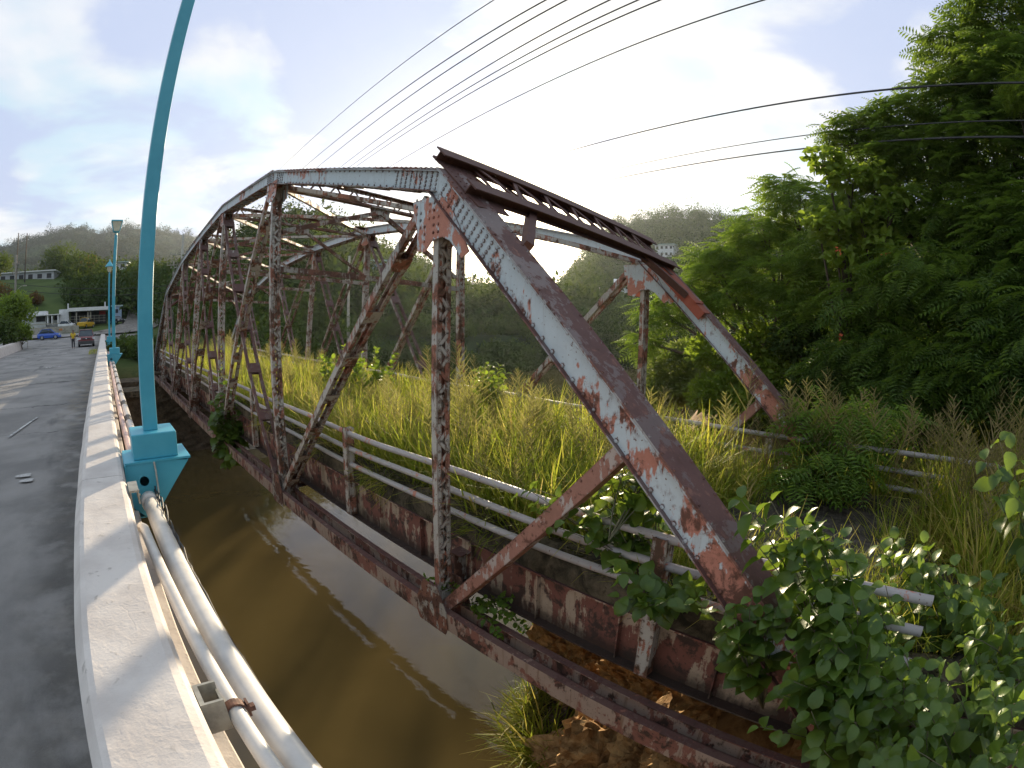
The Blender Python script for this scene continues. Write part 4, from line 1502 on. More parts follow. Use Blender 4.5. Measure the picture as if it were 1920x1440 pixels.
# ------------------------------------------------------------------ woods and hills across the water
def scatter(naz, az0, az1, r0f, r1f, dens, keep=None):
    """random ground points in an azimuth and distance range"""
    out = []
    for _ in range(naz):
        a = rng.uniform(az0, az1)
        lo, hi = r0f(a), r1f(a)
        r = math.sqrt(rng.uniform(lo * lo, hi * hi)) if dens == 'area' else rng.uniform(lo, hi)
        x, y = r * math.sin(rad(a)), r * math.cos(rad(a))
        if keep is None or keep(x, y, a, r):
            out.append((x, y))
    out = np.array(out)
    return out[:, 0], out[:, 1]


def at_ground(px, py, r0=90):
    """first terrain point along the sight line of a photo pixel beyond r0"""
    d = ray(px, py)
    r = r0
    while r < 1500:
        p = CAM + d * r
        if hz(p[0], p[1]) >= p[2]:
            return p
        r += 0.5
    return CAM + d * 300


HOUSES = {k: at_ground(*k) for k in ((1245, 483), (1223, 535), (1195, 528), (1193, 547), (1166, 549), (222, 507))}


def no_house(x, y, a, r):
    for p in HOUSES.values():
        ra, rr = math.degrees(math.atan2(p[0], p[1])), math.hypot(p[0], p[1])
        if abs(a - ra) < 1.7 and rr - 42 < r < rr + 7:
            return False
    return True


def canopy(name, x, y, rad_, per, leaf, m, label, sink=0.2, tall=0.9, jit=0.35):
    z = height(x, y)
    n = len(x)
    rr = rad_ * rng.uniform(0.6, 1.4, n)
    tl = tall * rng.uniform(0.7, 1.5, n)
    d = rnd_dirs(n * per).reshape(n, per, 3)
    d[..., 2] = np.abs(d[..., 2]) * 1.25 - 0.25
    wob = 1 + 0.22 * np.sin(d[..., 0:1] * 5 + np.arange(n)[:, None, None]) + 0.15 * rng.normal(size=(n, per, 1))
    P = np.stack([x, y, z + rr * tl * (0.75 - sink)], 1)[:, None, :] + d * wob * np.stack([rr, rr, rr * tl], 1)[:, None, :]
    sz = leaf * (rr / rad_)[:, None] * rng.uniform(0.55, 1.3, (n, per))
    O = d.reshape(-1, 3)
    V, F = place(DIAMOND[0], DIAMOND[1], P.reshape(-1, 3), unit(rnd_dirs(n * per) + np.array((0, 0, -0.3))), O + rnd_dirs(n * per) * jit + np.array((0, 0, 0.3)), sz.ravel())
    return npobj(name, V, F, m, kind='stuff', label=label)


rf = lambda a: float(np.interp(a, AZ_T, RF_T))
rr_ = lambda a: float(np.interp(a, AZ_T, RR_T))


def bank_keep(x, y, a, r):
    return float(river_dist(np.array([x]), np.array([y]))[0]) > 0.3 and not (x < 12 and y < 75) and no_house(x, y, a, r)


x, y = scatter(1500, 9, 104, lambda a: 36 if a < 60 else 48, lambda a: 118 if a > 20 else 85, 'lin', bank_keep)
bk = RIVER[13:21]
seg = rng.integers(0, len(bk) - 1, 420)
tt = rng.random(420)
bx = bk[seg, 0] * (1 - tt) + bk[seg + 1, 0] * tt
by = bk[seg, 1] * (1 - tt) + bk[seg + 1, 1] * tt
bd = unit(np.stack([bx, by], 1)) * rng.uniform(-0.8, 2.5, (420, 1))
qk = bx > 13
x, y = np.concatenate([x, (bx + bd[:, 0])[qk]]), np.concatenate([y, (by + bd[:, 1])[qk]])
d = river_dist(x, y)
azs = np.degrees(np.arctan2(x, y))
canopy('far_bank_wood', x, y, (2.3 + np.clip(d, 0, 30) * 0.03) * np.interp(azs, [28, 37, 51, 57], [1, 0.45, 0.45, 1]), 190, 0.5, L_WOOD, 'dense dark green wood along the far bank of the river, behind the truss', tall=1.15)


def clear_left(x, y, a, r):
    if -16 < a < -3.2 and r < 172:
        return False
    if -14 < a < -4 and r < 196:
        return False
    return no_house(x, y, a, r)


x, y = scatter(1500, -24, 20, lambda a: rf(a) * 1.0, lambda a: rr_(a) * 1.1, 'lin', clear_left)
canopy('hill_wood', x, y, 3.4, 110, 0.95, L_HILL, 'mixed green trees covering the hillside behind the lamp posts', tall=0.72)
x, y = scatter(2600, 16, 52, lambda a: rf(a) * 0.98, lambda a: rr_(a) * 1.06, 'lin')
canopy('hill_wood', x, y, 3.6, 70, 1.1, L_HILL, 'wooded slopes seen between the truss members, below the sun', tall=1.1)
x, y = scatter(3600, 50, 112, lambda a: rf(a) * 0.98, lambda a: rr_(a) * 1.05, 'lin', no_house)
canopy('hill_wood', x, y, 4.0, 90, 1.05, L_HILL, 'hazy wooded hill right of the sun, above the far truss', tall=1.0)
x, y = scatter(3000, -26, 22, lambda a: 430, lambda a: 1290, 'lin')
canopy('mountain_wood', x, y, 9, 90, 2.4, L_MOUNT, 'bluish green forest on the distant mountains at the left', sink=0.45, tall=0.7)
# ragged trees along the sky line
for (a0, a1, rfun, nn, rd, pr, lf, lab) in ((53, 103, rr_, 120, 4.6, 150, 0.95, 'single treetops standing along the crest of the right hill'), (-25, 17, lambda a: 1300, 60, 8, 90, 2.4, 'small ragged treetops along the distant mountain crest'), (10, 40, rr_, 70, 3.6, 120, 0.85, 'treetops and palms along the crest behind the truss')):
    x, y = scatter(nn, a0, a1, lambda a: rfun(a) * 0.985, lambda a: rfun(a) * 1.0, 'lin')
    canopy('crest_trees', x, y, rd, pr, lf, L_MOUNT if rd == 8 else L_HILL, lab, sink=0.1 if rd == 8 else 0.0, tall=0.9 if rd == 8 else 1.2)

# ------------------------------------------------------------------ trees and bushes one can tell apart at the left
def small_tree(name, px, py, dist, r, label, m=None, per=900, leaf=0.5, rz=None, trunk=True, cat='tree'):
    c = at(px, py, dist)
    root = (c[0], c[1], hz(c[0], c[1]) - 0.2)
    bl = [(c + rnd_dirs(1)[0] * np.array((r, r, r * 0.6)) * 0.55, np.array((0.62, 0.62, 0.5)) * r) for _ in range(7)]
    t = empty(name, root, label, cat)
    P, O = shell(bl, per / (7 * 4 * 0.9 * r * r), 0.4)
    V, F = place(DIAMOND[0], DIAMOND[1], P, rnd_dirs(len(P)), O + rnd_dirs(len(P)) * 0.7 + np.array((0, 0, 0.3)), leaf * rng.uniform(0.6, 1.3, len(P)))
    npobj('crown', V, F, m or L_TREE, t)
    if trunk:
        obj('trunk', branches(root, bl, 0.05 * r), M_BARK, t, sm=True)
    return t


small_tree('green_tree', 28, 585, 66, 2.9, 'leafy green tree behind the left barrier, hiding the wooden pole foot', L_ALMOND, 2600, 0.42)
small_tree('bush', 40, 622, 62, 1.3, 'light green bush spilling over the end of the left barrier', L_ALMOND, 900, 0.35, cat='bush')
small_tree('dark_bush', 5, 622, 60, 2.0, 'dark bush at the left edge of the photo, behind the barrier', L_TREE, 1200, 0.4, cat='bush')
small_tree('dome_tree', 112, 485, 196, 7.5, 'dark dome-shaped tree on the hill right of the white house', L_TREE, 1800, 1.0)
small_tree('hill_tree', 152, 500, 186, 7.0, 'mid green rounded tree in the middle of the left hillside', L_WOOD, 1800, 1.0)
small_tree('hill_tree', 182, 512, 176, 7.5, 'brownish broad tree on the hillside just left of the lantern posts', L_REDB, 600, 1.0)
small_tree('hill_tree', 178, 545, 160, 6.0, 'dark spreading tree lower on the hillside left of the lantern posts', L_TREE, 1800, 1.0)
small_tree('dark_tree', -4, 492, 150, 4.6, 'dark tree at the left edge of the photo, above the white house', L_TREE, 1500, 0.7)
small_tree('red_bush', 66, 563, 138, 2.6, 'rust coloured bush on the lawn slope above the white filling station', L_REDB, 900, 0.5, trunk=False, cat='bush')
small_tree('red_bush', 3, 545, 138, 3.2, 'dark red bush at the left edge of the photo, below the white house', L_REDB, 900, 0.5, trunk=False, cat='bush')
small_tree('roadside_shrub', 236, 660, 44, 1.7, 'dark shrub beyond the parapet at the far abutment, right of the second lamp post', L_TREE, 1500, 0.4, cat='bush')
small_tree('roadside_shrub', 285, 655, 42, 1.9, 'leafy shrub behind the near turquoise pole, by the far abutment', L_WOOD, 1500, 0.4, cat='bush')

# ------------------------------------------------------------------ grass on the old deck
BLADES = [t_blade(3, wv, dr) for wv, dr in ((0.011, 0.25), (0.014, 0.5), (0.010, 0.9), (0.012, 0.1))]


def t_panicle():
    V, F = [], []

    def strip(p, q, wd):
        p, q = np.array(p, float), np.array(q, float)
        s = np.cross(q - p, (0.3, 0.5, 0.8))
        s = s / (np.linalg.norm(s) + 1e-9) * wd
        o = len(V)
        V.extend([p + s, p - s, q - s * 0.4, q + s * 0.4])
        F.append((o, o + 1, o + 2, o + 3))
    strip((0, 0, 0), (0.45, 0, 0), 0.0028)
    strip((0.45, 0, 0), (0.96, 0, -0.05), 0.003)
    for k in range(22):
        t = 0.62 + 0.36 * k / 21
        a = k * 2.4
        L = 0.22 * (1.05 - (t - 0.62) / 0.42)
        strip((t, 0, -0.02), (t + L * 0.75, L * 0.75 * math.cos(a), L * 0.75 * math.sin(a) - 0.02), 0.0052)
    return np.array(V, float), np.array(F)


PANI = t_panicle()


def grass_patch(name, xs, ys, zs, hgt, m, label, spread=0.35, seed_frac=0.05, parent=None, wscale=1.0):
    n = len(xs)
    P = np.stack([xs, ys, zs], 1)
    parts = []
    which = rng.integers(0, 4, n)
    hd = rng.uniform(0, 2 * np.pi, n)
    out = np.stack([np.cos(hd), np.sin(hd), np.zeros(n)], 1)
    d = unit(np.array((0, 0, 1.0)) + out * spread * rng.uniform(0.3, 1.6, (n, 1)) + np.array((-0.05, -0.03, 0)))
    for k in range(4):
        q = which == k
        TV = BLADES[k][0].copy()
        TV[:, 1] *= wscale
        nr = unit(np.array((0, 0, 1.0)) - d[q] * 0.8 - out[q] * 1.0 + rng.normal(size=(q.sum(), 3)) * 0.25)
        parts.append(place(TV, BLADES[k][1], P[q], d[q], nr, hgt[q]))
    V, F = merge(parts)
    o = npobj(name, V, F, m, parent, kind='stuff', label=label)
    ns = int(n * seed_frac)
    if ns:
        s = rng.choice(n, ns, replace=False)
        ds = unit(np.array((0, 0, 1.0)) + out[s] * 0.18)
        V, F = place(PANI[0], PANI[1], P[s], ds, rnd_dirs(ns), hgt[s] * rng.uniform(1.1, 1.45, ns))
        npobj('seed_heads', V, F, L_SEED, parent, kind='stuff', label='straw coloured seed heads above ' + label)
    return o


def deck_field(n, y0, y1, x0, x1):
    xs, ys = [], []
    cx_ = rng.uniform(x0, x1, max(4, n // 45))
    cy_ = rng.uniform(y0, y1, max(4, n // 45))
    k = rng.integers(0, len(cx_), n)
    xs = cx_[k] + rng.normal(size=n) * 0.13
    ys = cy_[k] + rng.normal(size=n) * 0.13
    hc = rng.uniform(0.6, 1.5, len(cx_))[k]
    return xs, ys, hc * rng.uniform(0.55, 1.1, n)


parts = [deck_field(24000, 2.6, 10, 4.1, 8.5), deck_field(18000, 10, 20, 4.1, 8.5), deck_field(9000, 20, 37.5, 4.1, 8.5), deck_field(3200, -2.2, 2.8, 4.0, 5.6), deck_field(1200, 0.6, 3.0, 6.8, 8.5)]
xs, ys, hg = (np.concatenate([p[i] for p in parts]) for i in range(3))
bare = (ys < 3.0) & (xs > 5.7) & (ys < 2.6 - 0.5 * (xs - 6.5))
hg = hg * np.where(ys < 3, 0.7, 1.0)
glint = at_z(978, 790, -0.25)
gd = unit(np.array((glint[0], glint[1])))
rel = np.stack([xs - glint[0], ys - glint[1]], 1)
along, across = rel @ gd, np.abs(rel @ np.array((-gd[1], gd[0])))
gap = (across < 0.34 + 0.1 * np.sin(ys * 9)) & (along > -1.3)
hg = np.where(gap, np.minimum(hg, 0.28), hg)
keepm = ~bare & (xs > 4.02) & (xs < 8.58)
grass_patch('deck_grass', xs[keepm], ys[keepm], np.full(keepm.sum(), -0.28), hg[keepm] * 0.95, L_GRASS, 'tall yellow green grass growing all over the old bridge deck', seed_frac=0.014)
# grass at the near end, right of the bridge
gx_, gy_, gz_, gh_ = [], [], [], []
for (px, py, n, s_, hh) in ((1760, 1075, 900, 0.45, 1.1), (1850, 1100, 1500, 0.5, 1.5), (1900, 1010, 1500, 0.6, 1.7), (1810, 985, 900, 0.5, 1.3), (1920, 900, 1200, 0.7, 1.7), (1860, 900, 900, 0.6, 1.5), (1980, 1050, 1200, 0.6, 1.8), (1780, 880, 600, 0.6, 1.2), (1690, 1030, 300, 0.3, 0.8), (1960, 820, 900, 0.9, 1.8)):
    p = at_z(px, py, -0.55)
    k = rng.integers(0, max(3, n // 60), n)
    cx_, cy2 = p[0] + rng.normal(size=k.max() + 1) * s_, p[1] + rng.normal(size=k.max() + 1) * s_
    gx_.append(cx_[k] + rng.normal(size=n) * 0.09)
    gy_.append(cy2[k] + rng.normal(size=n) * 0.09)
    gh_.append(hh * rng.uniform(0.45, 1.1, n))
xs, ys, hg = map(np.concatenate, (gx_, gy_, gh_))
grass_patch('bank_grass', xs, ys, np.full(len(xs), -0.62), hg, L_GRASS, 'tall sunlit grass clumps at the right edge beyond the railing', seed_frac=0.012, wscale=1.2)
# fine seeding grass among the far shrubs and the end of the deck
xs, ys, hg = deck_field(2600, -2.4, 3.4, 7.4, 9.8)
q = (xs > 8.1) | ((xs > 6.4) & (ys < -0.6))
xs, ys, hg = xs[q], ys[q], hg[q]
grass_patch('far_edge_grass', xs, ys, np.where(xs < 8.6, -0.28, height(xs, ys)), hg * 1.1, L_GRASS, 'feathery dry grass around the foot of the far inclined post', seed_frac=0.14)
# ferny tufts hanging from the kerb and the lower joints
xs, ys = [], []
for (x0, y0, n, s) in ((3.95, 6.9, 260, 0.25), (3.9, 12.4, 160, 0.3), (3.9, 9.3, 120, 0.3), (3.95, 4.4, 90, 0.25)):
    xs += list(x0 + rng.normal(size=n) * 0.06)
    ys += list(y0 + rng.normal(size=n) * s)
xs, ys = np.array(xs), np.array(ys)
n = len(xs)
dd = unit(np.stack([-np.abs(rng.normal(size=n)) * 0.8, rng.normal(size=n) * 0.7, rng.uniform(-0.9, 0.5, n)], 1))
V, F = place(BLADES[1][0], BLADES[1][1], np.stack([xs, ys, np.full(n, -0.08) - rng.random(n) * 0.12], 1), dd, rnd_dirs(n), rng.uniform(0.2, 0.5, n))
npobj('kerb_tufts', V, F, L_GRASS, kind='stuff', label='short grass tufts drooping over the mossy kerb of the old deck')
P, O = shell([((4.02, y, -0.04), (0.16, 0.5, 0.09)) for y in np.arange(-0.5, 16, 0.55)], 260, 0.2)
V, F = place(DIAMOND[0], DIAMOND[1], P, rnd_dirs(len(P)), O + rnd_dirs(len(P)) * 0.6, rng.uniform(0.03, 0.075, len(P)))
npobj('leaf_litter', V, F, mat_leaf('dry dark litter', (0.018, 0.016, 0.008), (0.10, 0.085, 0.03), 0.15, 0.9, patch=2.0), kind='stuff', label='dark moss and leaf litter heaped along the near kerb of the old deck')


# ------------------------------------------------------------------ broad-leaved vines and shrubs at the near end
def leafy(name, root, label, cat, tips, nper, size, m=None, bend=0.4, curl=0.25, stem_r=0.008, group=None):
    """stems from the root to each tip carrying paired broad leaves"""
    t = empty(name, root, label, cat, group)
    root = np.asarray(root, float)
    sb = MB()
    P, D, N_, S = [], [], [], []
    for tip in tips:
        tip = np.asarray(tip, float)
        L = np.linalg.norm(tip - root)
        mid = root * 0.45 + tip * 0.55 + rnd_dirs(1)[0] * L * 0.12 + np.array((0, 0, bend * L * 0.22))
        pts = [(1 - s) ** 2 * root + 2 * s * (1 - s) * mid + s * s * tip for s in np.linspace(0, 1, 9)]
        sb.tube(pts, [stem_r * (1 - 0.65 * s) for s in np.linspace(0, 1, 9)], 5)
        for k in range(nper):
            s = 1 - 0.92 * (k / nper) ** 1.2
            p = (1 - s) ** 2 * root + 2 * s * (1 - s) * mid + s * s * tip
            ax = unit(2 * (1 - s) * (mid - root) + 2 * s * (tip - mid))
            side = unit(np.cross(ax, rnd_dirs(1)[0]))
            for sg in (-1, 1):
                d = unit(side * sg + ax * 0.45 + np.array((0, 0, -curl)) + rng.normal(size=3) * 0.25)
                P.append(p + d * 0.012)
                D.append(d)
                N_.append(unit(np.array((0, 0, 1.0)) + ax * 0.5 + rng.normal(size=3) * 0.6))
                S.append(size * (0.55 + 0.6 * min(1, (1 - s) * 2.2 + 0.2)) * rng.uniform(0.75, 1.2))
    V, F = place(BROAD[0], BROAD[1], np.array(P), np.array(D), np.array(N_), np.array(S))
    npobj('leaves', V, F, m or L_VINE, t, sm=True)
    obj('stems', sb, M_STEM, t, sm=True)
    return t


def tips_at(lst, dist, jit=0.12, n=3):
    out = []
    for (px, py) in lst:
        for _ in range(n):
            out.append(at(px + R.uniform(-30, 30), py + R.uniform(-25, 25), dist) + rng.normal(size=3) * jit)
    return out


leafy('climbing_vine', (3.75, -0.35, -0.85), 'broad-leaved vine climbing the lower end of the near inclined post', 'vine',
      tips_at([(1385, 960), (1425, 960), (1450, 1010), (1490, 1060), (1500, 1010), (1545, 1000), (1530, 975), (1540, 1110), (1530, 1160), (1560, 1050), (1545, 1090)], 3.65, 0.05, 2), 8, 0.20)
leafy('climbing_vine', (3.7, -0.4, -1.1), 'dense vine leaves heaped over the foot of the near inclined post', 'vine',
      tips_at([(1540, 1180), (1560, 1230), (1530, 1240), (1590, 1180), (1580, 1280), (1550, 1300), (1600, 1130), (1480, 1300), (1560, 1150), (1570, 1330)], 3.5, 0.07, 2), 8, 0.19)
leafy('climbing_vine', (4.1, 2.1, -0.1), 'vine trailing along the top rail where the sub-strut meets the inclined post', 'vine',
      tips_at([(1000, 935), (1040, 940), (1070, 960), (1110, 945), (1150, 920), (1190, 900), (1210, 950), (1200, 870), (1130, 965), (1170, 950), (1020, 965), (1160, 885)], 4.85, 0.07, 2), 4, 0.17)
leafy('climbing_vine', (3.85, 1.85, -0.1), 'vine hanging from the rusty railing post at the lower middle of the photo', 'vine',
      tips_at([(1190, 1090), (1210, 1120), (1240, 1140), (1270, 1150), (1290, 1110), (1180, 1070), (1260, 1130), (1230, 1120)], 4.15, 0.05, 1), 6, 0.17)
leafy('climbing_vine', (3.45, 0.6, -0.5), 'short vine spray crossing the face of the near inclined post', 'vine',
      tips_at([(1350, 1125), (1380, 1130), (1410, 1150), (1440, 1160), (1420, 1130)], 3.75, 0.05, 2), 5, 0.17)
leafy('climbing_vine', (3.35, 2.2, 0.6), 'single vine tip hanging on the inclined post above the sub-strut', 'vine',
      tips_at([(1215, 855), (1225, 880), (1212, 900)], 4.75, 0.03, 2), 4, 0.19)
leafy('pier_vine', at(420, 800, 16.0) + np.array((0, 0, -1.3)), 'glossy green vine clinging to the third lower joint of the truss above the water', 'vine',
      tips_at([(425, 735), (435, 765), (425, 795), (440, 815), (428, 780)], 15.4, 0.2, 4), 8, 0.30)
for k, (lab, rt, tp, ds, npr, sz) in enumerate((
        ('large shrub of broad leaves filling the bottom right corner', (4.3, -1.6, -1.6), [(1700, 1330), (1760, 1380), (1820, 1340), (1660, 1400), (1720, 1430), (1800, 1430), (1880, 1400), (1640, 1350), (1850, 1290), (1760, 1300), (1900, 1340), (1600, 1430)], 3.5, 9, 0.155),
        ('leafy shrub below the cut end of the railing pipes', (4.3, -0.6, -1.5), [(1560, 1350), (1600, 1300), (1640, 1260), (1590, 1380), (1680, 1280), (1620, 1330), (1560, 1240), (1690, 1230), (1540, 1400), (1640, 1300)], 3.7, 9, 0.155),
        ('sunlit shrub hiding the broken end of the two grey railing pipes', (5.0, -1.2, -0.9), [(1700, 1090), (1740, 1060), (1770, 1110), (1800, 1130), (1740, 1160), (1690, 1060), (1800, 1180), (1830, 1100), (1770, 1180), (1710, 1040)], 4.8, 8, 0.20),
        ('shrub with pale young leaves at the right edge, under the tall grass', (4.9, -2.0, -1.2), [(1850, 1200), (1900, 1180), (1880, 1240), (1820, 1230), (1910, 1280), (1790, 1250), (1860, 1270), (1930, 1220)], 4.2, 9, 0.165),
        ('sparse shrub between the two lower grey pipes and the vine', (4.6, -0.3, -1.0), [(1600, 1190), (1640, 1200), (1590, 1230), (1660, 1170), (1620, 1150), (1690, 1190)], 4.2, 6, 0.15),
        ('leaning branch of round yellow green leaves at the right edge, above the shrubs', (6.2, -2.4, -0.8), [(1890, 880), (1905, 900), (1915, 870), (1900, 925)], 5.2, 5, 0.24))):
    leafy('leafy_shrub', rt, lab, 'shrub', tips_at(tp, ds, 0.16, 2), npr, sz)
# lime green saplings among the grass, ferns at the lower joint
for (lab, px, py, dd, r, m) in (('lime green sapling by the far railing, left of the near long diagonal', 640, 690, 15.5, 0.55, L_ALMOND), ('lime green sapling by the far railing, right of the near long diagonal', 708, 695, 14.5, 0.5, L_ALMOND), ('small bright sapling in the grass just right of the tall near post', 918, 712, 11.5, 0.28, L_ALMOND), ('yellow green weeds at the far rail, below the round shrub', 1150, 745, 10, 0.3, L_ALMOND)):
    c = at(px, py, dd)
    leafy('sapling', (c[0], c[1], -0.3), lab, 'sapling', [c + rnd_dirs(1)[0] * np.array((r * 1.3, r * 1.3, r * 0.9)) + np.array((0, 0, r * 0.3)) for _ in range(int(26 * r) + 5)], 8, 0.2, m, bend=0.1, curl=-0.3, stem_r=0.01)
c = LN(1, 0) + np.array((0.05, -0.35, 0.2))
leafy('fern', c, 'dark fern growing out of the nearest lower joint of the truss', 'fern', [c + np.array(v) for v in ((0.1, -0.75, 0.15), (0.2, -0.6, 0.3), (-0.05, -0.7, -0.1), (0.25, -0.45, 0.1), (-0.1, 0.65, 0.15), (0.0, 0.5, 0.25), (0.15, -0.9, 0.0))], 12, 0.085, L_FEATHER, stem_r=0.005)


# ------------------------------------------------------------------ bank rocks, abutments, litter
def blob_rock(c, r, seed, m, name, label, sub=5, rough=0.5):
    import bmesh
    bm = bmesh.new()
    bmesh.ops.create_icosphere(bm, subdivisions=sub, radius=1.0)
    from mathutils import noise as mn
    for v in bm.verts:
        p = v.co.copy()
        q = p * 1.4 + Vector((seed * 3.7, seed * 1.3, 0))
        dsp = mn.noise(q) * rough + mn.noise(q * 2.7) * rough * 0.5 + (1 - abs(mn.noise(q * 4.5))) ** 3 * rough * 0.5 + mn.noise(q * 11) * rough * 0.16
        cell = mn.cell(q * 1.1) * 0.08
        v.co = Vector((p.x * r[0], p.y * r[1], p.z * r[2])) * (1 + dsp + cell)
    me = bpy.data.meshes.new(name)
    bm.to_mesh(me)
    bm.free()
    me.materials.append(m)
    o = bpy.data.objects.new(name, me)
    o.location = c
    link(o)
    return tag(o, label, 'rock')


def rk(px, py, z, r, seed, label, m=None):
    p = at_z(px, py, z)
    return blob_rock((p[0], p[1], p[2]), r, seed, m or M_CLAY, 'clay_rock', label)


rk(1130, 1430, -4.6, (0.9, 0.8, 0.9), 1, 'big sunlit clay rock at the bottom edge, beside the grass tuft')
rk(1085, 1225, -4.4, (0.75, 0.9, 0.8), 2, 'lumpy orange rock between the bottom chord and the girder, behind the green tufts')
rk(1190, 1270, -3.4, (0.45, 0.55, 0.45), 3, 'crumbly sunlit clay lump under the lower end of the rusty railing post')
rk(1140, 1235, -4.2, (0.6, 0.7, 0.6), 4, 'brown rock wedged behind the crumbly lump under the deck')
rk(1255, 1330, -3.6, (0.8, 0.7, 0.5), 5, 'flat shaded clay ledge below the girder, right of the rocks')
rk(1230, 1440, -3.8, (0.7, 0.6, 0.6), 6, 'clay rock at the bottom edge under the bottom chord')
rk(1360, 1300, -2.9, (0.9, 0.8, 0.5), 7, 'dark earth lump in the shade right under the girder')
rk(1170, 1390, -4.2, (0.55, 0.5, 0.5), 9, 'sunlit rock lump leaning on the big clay rock at the bottom edge')
rk(1100, 1290, -4.4, (0.5, 0.5, 0.45), 10, 'rough clay rock just above the bottom chord, left of the rusty post')
rk(1310, 1410, -3.3, (0.7, 0.6, 0.4), 11, 'shaded earth clod under the bottom chord near the bottom edge')
rk(1060, 1370, -5.4, (0.7, 0.7, 0.8), 8, 'wet dark rock at the waterline behind the grass tuft', M_STONE)
xs, ys = [], []
tx = []
for (px, py, z, n, s, hgt) in ((1000, 1330, -4.7, 260, 0.18, 0.8), (1030, 1410, -4.7, 320, 0.22, 1.1), (985, 1360, -5.3, 220, 0.2, 0.9), (1070, 1190, -4.6, 260, 0.35, 0.7), (1045, 1300, -4.7, 240, 0.18, 0.8)):
    p = at_z(px, py, z)
    for _ in range(n):
        tx.append((p[0] + R.gauss(0, s), p[1] + R.gauss(0, s), p[2] + R.gauss(0, 0.12) - 0.3, hgt * R.uniform(0.6, 1.2)))
tx = np.array(tx)
grass_patch('bank_tufts', tx[:, 0], tx[:, 1], tx[:, 2], tx[:, 3], L_GRASS, 'green grass tufts on the rocks at the water edge below the bridge', spread=0.9, seed_frac=0.0, wscale=1.5)
c = at_z(1000, 1345, -5.0)
plant('water_edge_weed', (c[0], c[1], -6.1), 'bushy pale green weed at the water edge left of the rocks', 'weed', [(c + np.array((-0.1, 0, 0.1)), (0.35, 0.35, 0.4)), (c + np.array((0.25, 0.5, 0.1)), (0.3, 0.3, 0.35))], L_SMALL, BLADES[1], 0.30, 260, flat=0.2, hang=0.1, r0=0.012, stem_mat=M_STEM)
c = at_z(1045, 1195, -4.6)
plant('water_edge_weed', (c[0], c[1], -5.4), 'leafy yellow green weed seen between the bottom chord and the girder', 'weed', [(c, (0.5, 0.6, 0.45)), (c + np.array((0.3, -0.6, 0.2)), (0.4, 0.5, 0.35))], L_SMALL, DIAMOND, 0.12, 330, flat=0.2, hang=0.1, r0=0.012, stem_mat=M_STEM)
b = MB()
p = at_z(1520, 1400, -2.2)
b.prism([p + np.array(v) for v in ((-0.25, -0.3, -0.9), (0.2, -0.3, -0.9), (0.25, -0.2, 0.45), (0.05, -0.25, 0.55), (-0.12, -0.28, 0.2))], (0.1, 0.5, 0))
tag(obj('broken_slab', b, M_CLAY), 'pale broken concrete slab standing at the bottom under the vines', 'slab')
b = MB()
p = at_z(1445, 1352, -1.9)
b.obox(p, np.array((0.7, -0.7, 0.1)), np.array((0.5, 0.5, -0.1)), np.array((0.1, 0.1, 0.95)), (-0.13, -0.12, 0), (0.13, 0.12, 0.03))
tag(obj('wood_scrap', b, M_WOODP), 'small square scrap of weathered board lying on the earth under the girder', 'scrap')
b = MB()
p = LN(0, 0) * 0.62 + LN(1, 0) * 0.38 + np.array((0.03, 0, -0.09))
b.tube([p + np.array((0, -0.05, 0)), p + np.array((0.02, 0.0, 0.008)), p + np.array((0.05, 0.06, 0))], [0.03, 0.026, 0.03], 10)
tag(obj('drink_can', b, M_CAN, sm=True), 'crushed pale drink can lying in the trough of the bottom chord', 'can')
ab = empty('stone_abutment', (3, 36, -6.5), 'dark stone abutment wall under the far end of both bridges', 'abutment')
V, F = [], []
nxw, nzw = 70, 26
for j in range(nzw + 1):
    for i in range(nxw + 1):
        x = -11.5 + 21.7 * i / nxw
        z = -7.4 + 6.0 * j / nzw
        V.append((x, 34.9 + 0.35 * (z + 7.4) / 6 + 0.06 * math.sin(x * 3.7 + math.floor(z * 2.2) * 2.1) + R.uniform(-0.05, 0.05), z))
for j in range(nzw):
    for i in range(nxw):
        F.append((j * (nxw + 1) + i, j * (nxw + 1) + i + 1, (j + 1) * (nxw + 1) + i + 1, (j + 1) * (nxw + 1) + i))
npobj('stone_face', V, F, M_STONE, ab)
b = MB()
b.box((-11.5, 35.3, -7.4), (10.2, 38.4, -1.45))
b.box((3.0, 35.6, -1.45), (9.6, 36.9, -1.0))
obj('wall_core', b, M_STONE, ab)
b = MB()
b.loft([[(0.2, 27.2, -7.3), (1.9, 27.2, -7.3), (1.9, 29.2, -7.3), (0.2, 29.2, -7.3)], [(0.35, 27.4, -1.3), (1.75, 27.4, -1.3), (1.75, 29.0, -1.3), (0.35, 29.0, -1.3)]])
pr = obj('stone_pier', b, M_STONE)
tag(pr, 'old stone pier with a flat cap in the water behind the near turquoise pole', 'pier')
b = MB()
b.box((0.2, 27.2, -1.3), (1.9, 29.2, -1.0))
obj('cap', b, M_CURB, pr)
V = []
b = MB()
pts = [(8.5, 33.2), (10.4, 33.4), (11.2, 34.0), (11.3, 35.2), (8.5, 35.2)]
b.prism([(x, y, -6.8) for x, y in pts], (0, 0, 1.35))
tag(obj('concrete_footing', b, M_PALEC, bevel=0.12), 'pale rounded concrete footing at the waterline in front of the far abutment', 'footing')
b = MB()
b.box((2.6, -3.0, -7.0), (9.6, -1.2, -1.35))
tag(obj('near_abutment', b, M_STONE), 'shaded abutment wall under the near end of the old bridge', 'abutment')


